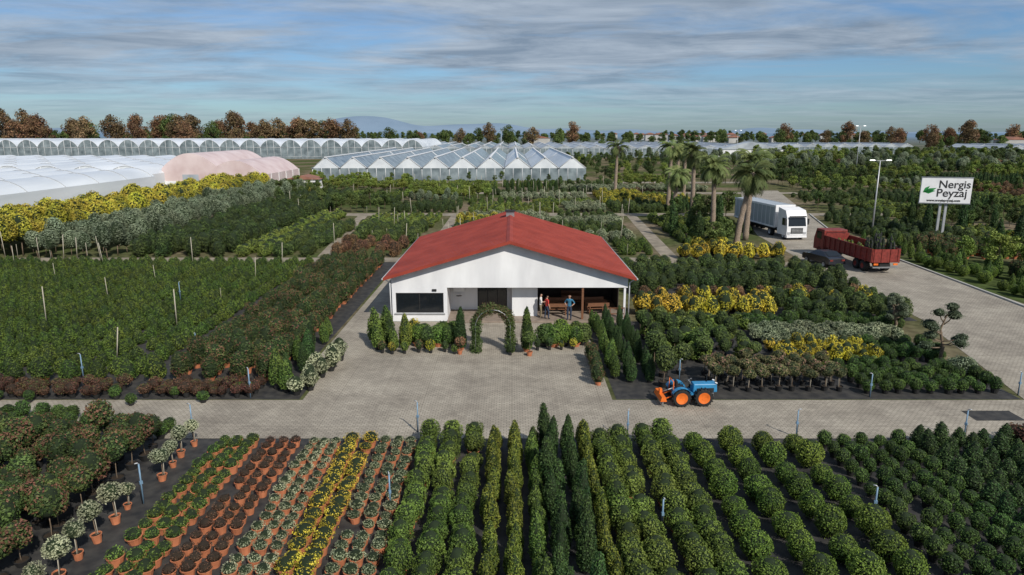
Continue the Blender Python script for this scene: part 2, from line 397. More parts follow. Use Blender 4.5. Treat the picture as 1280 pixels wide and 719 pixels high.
sheet('dirt_path',[[(15.2,66),(16.8,66),(19,104),(17.5,104)],rect(-50,60,104,107.5),rect(-90,60,142,146),rect(-90,60,172,177),rect(8.8,30.2,64.4,66.0),rect(-50,14,66.1,68.5),[(-20,69),(-18.8,69),(-22,103.8),(-23.5,103.8)],[(-9.3,69),(-8,69),(-8,103.8),(-9.3,103.8)]],.012,M['soil'])
b=MB()
kp=[(44,31),(37.2,45),(37.9,55),(38.7,68),(40.1,84),(46.2,106)]
for p,q in zip(kp,kp[1:]):
    d=Vector(q)-Vector(p); n=int(d.length/1.0)
    for i in range(n):
        a=Vector(p)+d*(i/n); ang=math.atan2(d.y,d.x)
        b.box(.01,d.length/n-.01,-.09,.09,0,.13,M['kerb'],Matrix.Translation((a.x+.05,a.y,0))@Matrix.Rotation(ang,4,'Z'))
b.obj('road_kerb')
# ---------------------------------------------------------------- foreground beds
scatter('photinia_tree_bed','photinia_standard',grid(-25.5,-13.8,16,25.8,1.0,.95,.1,.05),.75,1.1)
scatter('photinia_tree_bed','mid_standard',grid(-25,-14,16.4,25.6,2.0,1.9,.12),.75,1.1)
scatter('red_shrub_bed','red_shrub',grid(-25,-14.2,16.5,25.4,2.3,1.5,.2,.3),1.1,1.6)
scatter('small_boxwood_bed','small_boxwood',grid(-30,-14,26.5,27.6,.7,.6,.1,.1)+grid(-30,-19,27.8,28.9,.7,.6,.1,.1),.9,1.3)
scatter('variegated_standard_row','variegated_standard',grid(-12.95,-12.3,16.2,25.9,.95,.95,.06),.85,1.15)
def potstrip(nm,x0,cols,dx=.53,y1=25.9,a=.85,c=1.18):
    scatter(nm+'_bed',nm,grid(x0,x0+dx*(cols-1)+.01,15.6,y1,dx,.56,.05,.015),a,c)
potstrip('potted_green_mound',-11.65,3,.56,a=1.0,c=1.25)
potstrip('potted_brown_mound',-9.8,3,.5,a=.85,c=1.05)
potstrip('potted_pale_mound',-8.1,3,.48,a=.85,c=1.05)
potstrip('potted_yellow_mound',-6.45,2,.64,a=1.0,c=1.3)
potstrip('potted_grey_mound',-5.15,3,.54,a=.9,c=1.1)
scatter('privet_shrub_bed','privet_shrub',grid(-3.3,-1.5,15.6,25.8,.9,.78,.05),.82,1.0)
scatter('golden_conifer_bed','golden_conifer',grid(-.7,.1,15.6,25.8,.8,.58,.06),.9,1.15)
scatter('slim_conifer_bed','slim_conifer',grid(.8,.8,15.6,25.9,.8,.58,.06),.85,1.1)
scatter('dark_conifer_bed','dark_conifer',grid(1.4,2.2,15.6,26,.8,.95,.06),.75,1.0)
scatter('golden_conifer_bed','golden_conifer',grid(2.85,2.9,15.6,25.9,.8,.6,.06),.85,1.1)
scatter('privet_hedge_bed','privet_shrub',grid(3.55,4.25,15.6,25.9,.7,.74,.05),.88,1.05)
scatter('privet_hedge_bed','privet_shrub',grid(5.35,6.1,15.6,25.9,.74,.78,.04),.9,1.08,.95)
scatter('boxwood_ball_bed','boxwood_ball',grid(7.3,11.4,15.8,25.9,1.32,1.16,.03,0),.84,1.08)
scatter('small_boxwood_bed','small_boxwood',grid(12.6,15.6,15.8,25.7,.75,.75,.04),.88,1.15)
scatter('young_spruce_bed','young_spruce',grid(16.3,20,15.8,25.7,.88,.88,.06),.85,1.15)
scatter('mixed_shrub_bed','mid_standard',grid(20.8,25,17,24.4,1.0,1.0,.1),.75,.95,.8)
scatter('red_shrub_bed','red_shrub',grid(20.5,27,24.6,25.8,.7,.6,.1),1.3,1.9)
scatter('bright_yellow_shrub_bed','bright_yellow_shrub',grid(22.5,27,25,25.9,.8,.5,.1),.55,.8)
# ---------------------------------------------------------------- mid left
scatter('dwarf_conifer_bed','dwarf_conifer',grid(-58,-18.4,34.4,65.2,1.42,1.02,.03,.02),.85,1.08)
scatter('potted_conifer_row','dwarf_conifer_potted',grid(-41.12,-18.4,33.2,33.25,1.42,1,.03,0),1.1,1.3)
scatter('photinia_hedge','photinia_shrub',grid(-17.1,-12.6,33.3,65,1.5,1.0,.05),.75,1.1)
scatter('red_shrub_bed','red_shrub',grid(-25.5,-18.8,30.95,32.0,.62,.52,.1,.08)+grid(-17.6,-12.2,31.0,32.1,.62,.54,.1,.05),.8,1.2)
scatter('small_boxwood_bed','small_boxwood',grid(-40,-30.5,30.95,32,.62,.52,.08,.05)+grid(-25.3,-12.4,30.75,30.8,.9,1,.3,.3),.8,1.1)
scatter('red_shrub_bed','red_shrub',grid(-29.5,-26.3,30.95,32,.62,.52,.1,.05),.8,1.2)
scatter('cypress_group','dark_conifer',[(-11.6,33.3),(-11.2,35.6),(-11.6,37),(-11.1,34.4)],.8,1.1)
scatter('cypress_group','slim_conifer',[(-11.1,31.7),(-11.7,32.1),(-11.3,39.4),(-11.8,36),(-11.5,41)],1.1,1.5)
scatter('variegated_shrub_group','variegated_shrub',[(-10.5,31.3),(-10,31.9),(-10.3,32.8),(-9.9,33.7),(-9.7,34.7),(-9.8,35.6),(-10.4,34.2),(-9.6,36.4)],.85,1.15)
scatter('yellow_tree_rows','yellow_standard_tree',grid(-58,-50.5,68,142,2.4,1.8,.1),.95,1.2)
scatter('olive_tree_rows','olive_tree',grid(-48.4,-41,68,135,2.45,1.7,.12),.75,1.05)
scatter('dark_hedge_rows','dark_shrub',grid(-38.5,-30,69,130,2.8,1.4,.08),.85,1.2)
scatter('lime_hedge_rows','lime_shrub',grid(-27.6,-25.5,69,102,2.1,1.2,.08),.95,1.3)
scatter('green_hedge_rows','green_shrub',grid(-23.5,-21,69,90,2.2,1.3,.08),.7,.95)
scatter('brown_hedge_rows','brown_shrub',grid(-18,-10.5,69,76,2.0,1.3,.08),.7,1.0)
scatter('green_hedge_rows','green_shrub',grid(-18,-10.5,78,89,2.1,1.3,.08),.65,.95)
scatter('tree_support_stakes','support_stake',grid(-58,-41,67.3,67.4,1.2,1)+grid(-40,-22,104,170,7,9,.3)+grid(-15,30,107,170,6,8,.3)+grid(-18,14,72,100,5,6,.3)+grid(-56,-20,36,64,8.52,7,.0),.5,1.3)
# right bed
scatter('pink_standard_bed','pink_standard',grid(10.1,16.6,31.8,34.6,.76,.74,.05),.95,1.1)
scatter('small_boxwood_bed','small_boxwood',grid(17.4,24,31.5,35.3,.78,.8,.05,.02),1.0,1.25)
scatter('bright_yellow_shrub_bed','bright_yellow_shrub',grid(15.2,20.5,36,38.6,.7,.7,.1,.1),.6,.85)
scatter('lime_shrub_bed','lime_shrub',grid(15.5,20,35.2,35.25,.8,.7,.1,.1),.5,.6)
scatter('pale_shrub_bed','pale_shrub',grid(15.2,23.5,39.4,41.4,.68,.66,.1),.9,1.2)
scatter('small_boxwood_bed','small_boxwood',grid(21,24.4,36.2,38.8,.74,.74,.1),1.1,1.4)
scatter('mid_standard_bed','mid_standard',grid(8.2,14.2,36,41.6,1.25,1.1,.1),.75,1.15)
scatter('lime_shrub_bed','lime_shrub',grid(8.4,14,36.4,41.4,2.4,2.1,.1),.8,1.2)
scatter('small_boxwood_bed','small_boxwood',grid(15.5,25.5,42.2,44.2,.78,.78,.1),1.2,1.6)
scatter('lime_shrub_bed','lime_shrub',grid(8.8,17,42.8,43.8,1.05,.95,.1),.6,.8)
scatter('bright_yellow_shrub_bed','bright_yellow_shrub',grid(9,18.5,45.6,47,1.1,1.2,.14,.12),1.0,1.4)
scatter('green_shrub_bed','green_shrub',grid(19.5,27,45.5,50,1.5,1.5,.1),.5,.75)
scatter('bright_yellow_shrub_bed','bright_yellow_shrub',grid(10,27,49.3,49.4,1.5,.95,.2,.3),.9,1.3)
scatter('brown_shrub_bed','brown_shrub',grid(10,27,50.7,50.8,1.25,.95,.2,.2),.6,.8)
scatter('dark_hedge','dark_shrub',grid(9.6,27,52.4,56.5,1.15,2.0,.08),.6,.85)
scatter('green_hedge','green_shrub',grid(9.6,27.5,58.6,62.6,1.2,2.0,.1),.6,.85)
scatter('dark_conifer_row','dark_conifer',grid(6.1,7.1,33,43.6,.98,1.0,.08),.65,.9)
scatter('slim_conifer_row','slim_conifer',grid(5.35,5.4,33.5,43,.8,.85,.08),.9,1.2)
scatter('red_shrub_row','photinia_shrub',grid(4.4,4.75,32.6,37,.8,.8,.08),.5,.7)
scatter('mid_standard_bed','mid_standard',[(7.6,32.4),(7.9,33.8),(8.9,34.2),(7.7,35.2)],1,1.3)
kinds=[('green_shrub',1.5,.5,.85),('dark_shrub',1.4,.5,.8),('photinia_shrub',1.0,.9,1.3),('yellow_shrub',1.1,.8,1.2),('lime_shrub',1.2,.6,1.0),('olive_tree',2.0,.5,.75),('cypress',1.5,.45,.75),('dwarf_conifer',1.1,1.0,1.4),('nursery_tree',2.8,.5,.8),('dark_nursery_tree',2.8,.5,.75),('red_shrub',1.1,1.2,1.7),('brown_shrub',1.3,.6,1.0),('pale_shrub',1.0,1.0,1.5),('lime_tree',2.6,.5,.85)]
def fill(y,yend,xl,xr,pick,grow=lambda y:1,dm=1):
    acc={}
    while y<yend:
        g=grow(y); d=random.uniform(4.5,9)*dm*(1+max(0,y-70)/130)
        if any(y<q<y+d for q in (104,142,172)): 
            q=[q for q in (104,142,172) if y<q<y+d][0]; d=q-y
        if d>2.5:
            x=xl(y)
            while x<xr(y):
                w=random.uniform(6,14)*(1+max(0,y-70)/150); nm,sp,a,c=kinds[random.choice(pick(y))]
                fx,fy=(1.5,.85) if random.random()<.35 else (.8,1.7)
                x2=min(x+w-1.3,xr(y))
                acc.setdefault((nm,a*g,c*g),[]).extend(grid(x+.5,x2,y+.6,y+d-1.1,sp*fx*g,sp*fy*g,.07,.04)); x+=w
        y+=d
        if abs(y-104)<.1: y=108
        elif abs(y-142)<.1: y=146.5
        elif abs(y-172)<.1: y=178
    for (nm,a,c),p in acc.items(): scatter(nm+'_rows',nm,p,a,c)
fill(69.5,103.9,lambda y:-7.5,lambda y:14.5,lambda y:[0,2,4,7,10,11,12,3,1,0])
fill(69.5,103.9,lambda y:19.5,lambda y:23 if y<80 else 30,lambda y:[0,2,4,3,7,4])
fill(108,171.9,lambda y:-48,lambda y:32 if y<140 else 42,lambda y:[0,1,2,3,4,5,6,7,8,9,11,11,12,13,4])
fill(48,330,lambda y:43+max(0,(y-84)*.3),lambda y:52+y*.82,lambda y:[0,1,4,9,8,6,5,13,1,0,3,2] if y<120 else [8,9,13,1,0,5,6,11,4],lambda y:1+max(0,(y-110)/220),1.3)
scatter('light_green_bed','lime_shrub',grid(-20,-10,91,103,1.3,.9,.08),.6,.8)
scatter('yellow_row','bright_yellow_shrub',grid(17.5,28,67.5,69,1.2,1.2,.15),1.0,1.4)
scatter('nursery_tree_group','nursery_tree',[(21.5,72),(23.5,75),(22.6,82),(20.8,88),(23,96)]+grid(28,32,98,104,3,3,.2),.7,1.0)
scatter('cypress_group','cypress',[(21.6,78),(22.4,86),(27.5,90),(28.7,97),(22,92),(19.8,83)],.8,1.2)
scatter('topiary_row','boxwood_ball',grid(39.8,41.8,46,66,1.6,1.5,.15,.2),.8,1.3)
scatter('topiary_row','slim_conifer',grid(40.5,42.5,47,80,2,1.9,.15,.2),1.0,1.6)
scatter('cypress_row','cypress',grid(44,60,60,62,3.2,5,.2,.3)+grid(52,66,74,96,5,6,.3,.3),.7,1.3)
def fieldpts(x0f,x1f,y0,y1,sp):
    P=[];y=y0
    while y<y1:
        x=x0f(y)
        while x<x1f(y):
            P.append((x+random.gauss(0,sp*.25),y+random.gauss(0,sp*.2))); x+=sp
        y+=sp*1.8
    return P
scatter('far_nursery_trees','dark_nursery_tree',fieldpts(lambda y:26,lambda y:50+(y-175)*.4,180,330,6.5),.6,1.0)
scatter('far_nursery_trees','lime_tree',fieldpts(lambda y:28,lambda y:50+(y-175)*.4,184,330,11),.7,1.0)
scatter('far_nursery_trees','olive_tree',fieldpts(lambda y:60,lambda y:300,200,340,9),1.2,1.6)
scatter('far_nursery_trees','nursery_tree',fieldpts(lambda y:-46,lambda y:26,174,176,5),.4,.6)
def line(x0,x1,y,sp,jy): 
    P=[];x=x0
    while x<x1: P.append((x,y+random.uniform(-jy,jy))); x+=sp*random.uniform(.5,1.6)
    return P
scatter('distant_autumn_trees','autumn_plane_tree',line(-420,-105,440,8,15)+line(-420,-105,460,10,15),1.0,1.6)
scatter('distant_autumn_trees','autumn_plane_tree',line(-90,60,500,20,30)+line(190,420,480,14,30)+line(230,330,430,15,20),.8,1.3)
scatter('distant_green_trees','tall_green_tree',line(-430,-110,436,19,10)+line(-110,200,570,13,30)+line(190,450,500,9,30)+line(270,420,400,10,20)+line(-60,60,430,26,10),.6,.95)
scatter('distant_green_trees','tall_green_tree',line(-500,700,640,13,40)+line(-900,1100,800,12,80)+line(-900,1100,1100,15,80),.75,1.15)
# ---------------------------------------------------------------- hills
M['hill']=mat('hazy_hill',(.20,.28,.37),1,.10,.002,spec=0,c2=(.24,.32,.41))  # aerial haze painted into the bluish base colour of the hills
b=MB(); V=[];F=[];n=160
for i in range(n+1):
    x=-5000+10000*i/n
    h=22+16*math.sin(i*.11+1)+12*math.sin(i*.27)+8*math.sin(i*.63+2)
    h+=120*math.exp(-((x+1600)/360)**2)+70*math.exp(-((x+1150)/300)**2)+60*math.exp(-((x+300)/500)**2)+40*math.exp(-((x-500)/500)**2)
    V+=[(x,6500,0),(x,7000,max(12,h)),(x,7900,0)]
for i in range(n):
    F+=[(3*i,3*i+3,3*i+4,3*i+1),(3*i+1,3*i+4,3*i+5,3*i+2)]
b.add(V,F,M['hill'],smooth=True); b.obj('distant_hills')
M['town']=mat('pale_render',(.42,.41,.39),.9,.25,.05)
b=MB()
for i in range(26):
    y=random.uniform(700,1300); x=random.uniform(.12,.62)*y; w=random.uniform(8,18);h=random.uniform(6,10)
    b.box(x,x+w,y,y+10,0,h,M['town']); b.poly_prism([(x-1,h),(x+w+1,h),(x+w/2,h+2.5)],y-1,y+11,M['tile'])
b.obj('distant_town')
# ---------------------------------------------------------------- greenhouses
M['film']=mat('greenhouse_film',(.62,.66,.70),.35,.1,.25,c2=(.76,.79,.81),stretch=(1,.2,1))
M['filmd']=mat('greenhouse_film_aged',(.34,.38,.42),.4,.2,.2,c2=(.5,.54,.57),stretch=(1,.2,1))
M['pinkf']=mat('pink_film',(.62,.47,.45),.5,.1,.3,c2=(.70,.58,.56))
M['gglass']=mat('greenhouse_glass',(.14,.18,.20),.2,.25,.4,c2=(.28,.33,.35))
def tunnels(name,x0,n,w,y0,y1,eave,rise,m,side=None,ribs=3.0,endm=None,frame=True,pw=.8):
    e=empty(name); b=MB(); fr=MB(); k=10
    for s in range(n):
        xa=x0+s*w; V=[]
        for i in range(k+1):
            t=i/k; x=xa+w*t; z=eave+rise*max(0,math.sin(math.pi*t))**pw
            V+=[(x,y0,z),(x,y1,z)]
        F=[(2*i,2*i+2,2*i+3,2*i+1) for i in range(k)]
        b.add(V,F,m,smooth=True)
        for yy in (y0,y1):
            for i in range(k):
                xx0,xx1=xa+w*i/k,xa+w*(i+1)/k
                z0=V[2*i][2];z1=V[2*i+2][2]
                b.add([(xx0,yy,0),(xx1,yy,0),(xx1,yy,z1),(xx0,yy,z0)],[(0,1,2,3)],endm or m)
        if frame:
            y=y0-.03
            while y<=y1+.1:
                pts=[(p[0],y,p[2]+.05) for p in V[::2]]
                fr.tube(pts,.07,M['galv'] if m is M['film'] and y>y0 else M['white'],4,cap=False); y+=ribs
            for q in (0,.33,.66): fr.tube([(xa+w*q,y0-.05,0),(xa+w*q,y0-.05,eave+rise*math.sin(math.pi*q)**pw)],.07,M['white'],4)
            fr.tube([(xa,y0-.08,eave*.97),(xa+w,y0-.08,eave*.97)],.08,M['white'],4)
            fr.tube([(xa,y0-.08,1),(xa+w,y0-.08,1)],.06,M['white'],4)
    for xx in (x0,x0+n*w):
        b.add([(xx,y0,0),(xx,y1,0),(xx,y1,eave),(xx,y0,eave)],[(0,1,2,3)],side or m)
    b.obj('film_skin',e)
    if frame: fr.obj('steel_frame',e)
    return e
tunnels('polytunnel_greenhouse',-136,8,8,84,139,3.8,1.7,M['film'],None,9)
tunnels('polytunnel_greenhouse',-190,13,8.5,150,222,3.4,1.9,M['film'],None,12)
def pinkbarn(x0,w,y0,y1,ev,ri):
    e=tunnels('pink_barrel_roof_shed',x0,1,w,y0,y1,ev,ri,M['pinkf'],None,y1-y0,None,False,.9)
    b=MB(); b.box(x0-.05,x0+w+.05,y0-.12,y0-.01,0,1.5,M['white']); b.box(x0+w+.01,x0+w+.12,y0,y1,0,1.5,M['white'])
    b.box(x0+w*.36,x0+w*.64,y0-.2,y0-.125,0,3,M['filmd'])
    for i in range(6): b.box(x0+w+.01,x0+w+.1,y0+(y1-y0)*i/5-.1,y0+(y1-y0)*i/5+.1,1.5,ev,M['white'])
    b.obj('base_walls_and_door',e)
pinkbarn(-80,13,158,190,4.4,3.4); pinkbarn(-65,12,147,172,3.6,3.0)
tunnels('arched_glasshouse',-340,31,9.6,330,420,5.5,3.3,M['film'],None,12,M['gglass'])
b=MB(); b.box(-68,-48,140,140.3,0,2.4,M['white']); b.obj('white_boundary_wall')
def gables(name,x0,n,w,y0,y1,eave,ridge,ma,mb_,mend):
    e=empty(name); b=MB(); fr=MB()
    for s in range(n):
        xa=x0+s*w; xm=xa+w*.5; xb=xa+w
        b.add([(xa,y0,eave),(xm,y0,ridge),(xm,y1,ridge),(xa,y1,eave)],[(0,1,2,3)],ma)
        b.add([(xm,y0,ridge),(xb,y0,eave),(xb,y1,eave),(xm,y1,ridge)],[(0,1,2,3)],mb_)
        b.add([(xa,y0,0),(xb,y0,0),(xb,y0,eave),(xa,y0,eave)],[(0,1,2,3)],mend)
        b.add([(xa,y0,eave),(xb,y0,eave),(xm,y0,ridge),(xm,y0,ridge)],[(0,1,2,3)],ma)
        for yy in (y0-.05,(y0+y1)/2): fr.tube([(xa,yy,eave+.06),(xm,yy,ridge+.08),(xb,yy,eave+.06)],.09,M['white'],4)
        for q in range(3): fr.tube([(xa+w*q/3,y0-.06,0),(xa+w*q/3,y0-.06,eave)],.06,M['white'],4)
        fr.box(xm-.22,xm+.22,y0-.4,y1,ridge-.05,ridge+.16,M['white']); fr.box(xa-.3,xa+.3,y0-.3,y1,eave-.02,eave+.12,M['steel'])
    for xx in (x0,x0+n*w): b.add([(xx,y0,0),(xx,y1,0),(xx,y1,eave),(xx,y0,eave)],[(0,1,2,3)],mend)
    b.obj('glazing',e); fr.obj('steel_frame',e)
gables('gabled_greenhouse',-52.5,10,7.2,182,292,3.2,6.0,M['film'],M['gglass'],M['gglass'])
gables('low_greenhouse',-50,22,8,345,480,4.5,6,M['filmd'],M['gglass'],M['gglass'])
gables('low_greenhouse',150,9,9,400,440,4,6,M['filmd'],M['gglass'],M['gglass'])
gables('low_greenhouse',250,12,9,350,400,4,6,M['filmd'],M['filmd'],M['gglass'])
def hut(name,x,y,w,d,h,wm,rm,rot=0):
    e=empty(name,(x,y,0),rot); b=MB(); b.box(-w/2,w/2,-d/2,d/2,0,h,wm); b.obj('walls',e)
    b=MB(); b.poly_prism([(-w/2-.3,h),(w/2+.3,h),(0,h+w*.12)],-d/2-.3,d/2+.3,rm); b.obj('roof',e)
    b=MB(); b.box(-.5,.5,-d/2-.04,-d/2-.003,.002,2,M['dark']); b.box(w*.2,w*.4,-d/2-.04,-d/2-.003,1,2,M['glass']); b.obj('openings',e)
hut('red_roof_shed',-45,150,7,5,2.6,M['plaster'],M['tile'])
hut('white_storage_hut',112,330,30,8,4.5,M['white'],M['filmd'])
hut('farm_house',300,420,14,10,8,M['town'],M['tile'])
hut('farm_house',20,520,16,10,8,M['town'],M['tile'])
# ---------------------------------------------------------------- the red-roofed nursery building
rm,nt,bs=newmat('red_metal_roof')
tc=nt.nodes.new('ShaderNodeTexCoord'); n1=nt.nodes.new('ShaderNodeTexNoise'); n1.inputs['Scale'].default_value=.7; n1.inputs['Detail'].default_value=8
L(nt,tc.outputs['Object'],n1.inputs['Vector'])
r1=nt.nodes.new('ShaderNodeValToRGB'); e=r1.color_ramp.elements
e[0].color=(.25,.042,.027,1);e[1].color=(.35,.062,.040,1);e[0].position=.33;e[1].position=.67
L(nt,n1.outputs['Fac'],r1.inputs[0]); L(nt,r1.outputs[0],bs.inputs['Base Color']); bs.inputs['Roughness'].default_value=.65; bs.inputs['Specular IOR Level'].default_value=.2
H=empty('red_roofed_nursery_building',(-.15,0,0))
W=M['plaster']; hw=7.9; ez=3.2; rz=5.55; zb=2.35
def roofz(x): return rz-(rz-3.1)*abs(x)/8.4
b=MB()
b.poly_prism([(-hw,zb),(0,zb),(0,rz-.12),(-hw,roofz(hw)-.12)],44.5,44.72,W)
b.poly_prism([(0,zb),(hw,zb),(hw,roofz(hw)-.12),(0,rz-.12)],44.5,44.72,W)
b.box(-hw,-4.2,44.5,44.72,0,.6,W); b.box(-hw,-7.65,44.5,44.72,.6,1.98,W); b.box(-4.45,-4.2,44.5,44.72,.6,1.98,W); b.box(-hw,-4.2,44.5,44.72,1.98,zb,W)
b.box(-hw,-hw+.2,44.72,61.6,0,roofz(hw)-.13,W)
b.box(-4.4,-4.2,44.72,47.2,0,zb,W)
b.box(-4.4,-2.3,47.2,47.4,0,zb,W); b.box(-.2,1.9,47.2,47.4,0,zb,W); b.box(-2.3,-.2,47.2,47.4,2.15,zb,W)
b.box(1.7,1.9,47.4,50,0,zb,W)
b.box(.15,1.9,45.4,45.6,0,zb,W)
b.box(hw-.2,hw,49,61.6,0,roofz(hw)-.13,W)
b.box(-hw+.2,hw-.2,61.4,61.6,0,zb,W)
b.poly_prism([(-hw+.2,zb),(hw-.2,zb),(0,rz-.13)],61.4,61.6,W)
b.obj('walls',H,bevel=.012)
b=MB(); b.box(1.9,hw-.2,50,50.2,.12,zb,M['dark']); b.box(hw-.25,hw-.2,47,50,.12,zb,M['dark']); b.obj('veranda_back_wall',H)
b=MB(); b.box(-hw+.2,hw-.2,44.72,61.4,zb-.002,zb+.08,M['white']); b.obj('ceiling',H)
M['floor']=mat('porch_floor',(.25,.2,.16),.6,.2,3)
b=MB(); b.box(-4.2,hw,44.1,50,.017,.14,M['floor']); b.obj('porch_floor',H,bevel=.01)
b=MB()
b.box(-7.65,-4.45,44.58,44.62,.6,1.98,M['glass'])
for x in (-7.65,-6.1,-4.51): b.box(x,x+.06,44.55,44.578,.6,1.98,M['black'])
b.box(-7.59,-4.51,44.55,44.577,.6,.66,M['black']); b.box(-7.59,-4.51,44.55,44.577,1.92,1.98,M['black'])
b.obj('window',H)
b=MB(); b.box(-7.75,-4.35,44.42,44.497,.52,.59,M['galv']); b.box(-5.2,-4.9,44.45,44.497,2.1,2.25,M['black']); b.obj('window_sill',H)
b=MB(); b.box(-2.3,-.2,47.28,47.32,.14,2.15,M['glass'])
for x in (-2.3,-1.62,-.93,-.26): b.box(x,x+.06,47.22,47.278,.14,2.15,M['black'])
b.box(-2.24,-.26,47.22,47.277,2.05,2.15,M['black']); b.obj('entrance_door',H)
b=MB()
for x,y in ((hw-.18,44.62),(4.9,44.62)): b.box(x-.07,x+.07,y-.07,y+.07,.14,zb-.003,M['white'] if x>5 else M['wood'])
b.obj('veranda_posts',H)
b=MB()
for z in (.55,.95): b.box(6.2,7.7,44.3,44.36,z,z+.06,M['wood'])
for x in (6.2,6.7,7.2,7.64): b.box(x,x+.06,44.24,44.3,.14,1.05,M['wood'])
b.obj('veranda_railing',H)
ex=8.35
b=MB()
for s in (-1,1):
    a=(0,rz); c=(ex*s,roofz(ex))
    b.poly_prism([a,c,(c[0],c[1]-.1),(0,a[1]-.1)] if s>0 else [c,a,(0,a[1]-.1),(c[0],c[1]-.1)],44.0,62.2,rm)
b.obj('roof_sheets',H)
b=MB()
for s in (-1,1):
    y=44.25
    while y<62:
        b.tube([(.12*s,y,rz-.025),((ex-.05)*s,y,roofz(ex-.05)+.005)],.018,rm,4,cap=False); y+=.6
b.obj('roof_ribs',H)
b=MB(); b.poly_prism([(-.22,rz-.03),(0,rz+.07),(.22,rz-.03)],43.97,62.25,rm)
for s in (-1,1):
    z1=roofz(ex)
    b.poly_prism([(0,rz+.03),(ex*s,z1+.03),(ex*s,z1-.17),(0,rz-.17)],43.93,43.997,rm)
b.obj('ridge_and_barge',H)
b=MB()
for s in (-1,1): b.tube([((ex+.07)*s,43.95,3.02),((ex+.07)*s,62.2,3.0)],.06,M['galv'],8); b.tube([(ex*s,44.3,3.0),(8.0*s,44.42,2.7),(7.98*s,44.42,.05)],.04,M['white'],8)
b.obj('gutters',H)
b=MB(); b.box(-.35,.35,58,58.7,rz-.1,rz+.35,M['steel']); b.box(-.45,.45,57.9,58.8,rz+.35,rz+.42,M['rubber']); b.obj('roof_vent',H)
b=MB(); b.box(-4.0,-3.2,46.9,47.19,1.5,2.05,M['white']); b.lathe([(.02,0),(.2,0),(.22,.02)],M['steel'],12,(-3.6,46.88,1.2)); b.obj('air_conditioner',H,bevel=.02)
def table(x,y,rot=0):
    e=empty('picnic_table',(x,y,.14),rot); b=MB()
    for i in range(5): b.box(-.8,.8,-.38+i*.155,-.24+i*.155,.72,.76,M['wood'])
    for sx in(-.65,.65):
        for sy in (-.3,.3): b.box(sx-.035,sx+.035,sy-.035,sy+.035,0,.72,M['wood'])
    b.obj('table_top_and_legs',e)
    b=MB()
    for sy in (-.72,.72):
        b.box(-.75,.75,sy-.16,sy+.16,.42,.46,M['wood'])
        for sx in(-.6,.6): b.box(sx-.03,sx+.03,sy-.12,sy+.12,0,.42,M['wood'])
        yy=sy*1.25; b.box(-.75,.75,yy-.02,yy+.02,.6,.85,M['wood'])
        for sx in(-.6,.6): b.box(sx-.03,sx+.03,yy-.018,yy+.018,.46,.6,M['wood'])
    b.obj('benches',e)
table(3.1,46.4); table(5.9,46.6,.1); table(4.4,48.6)
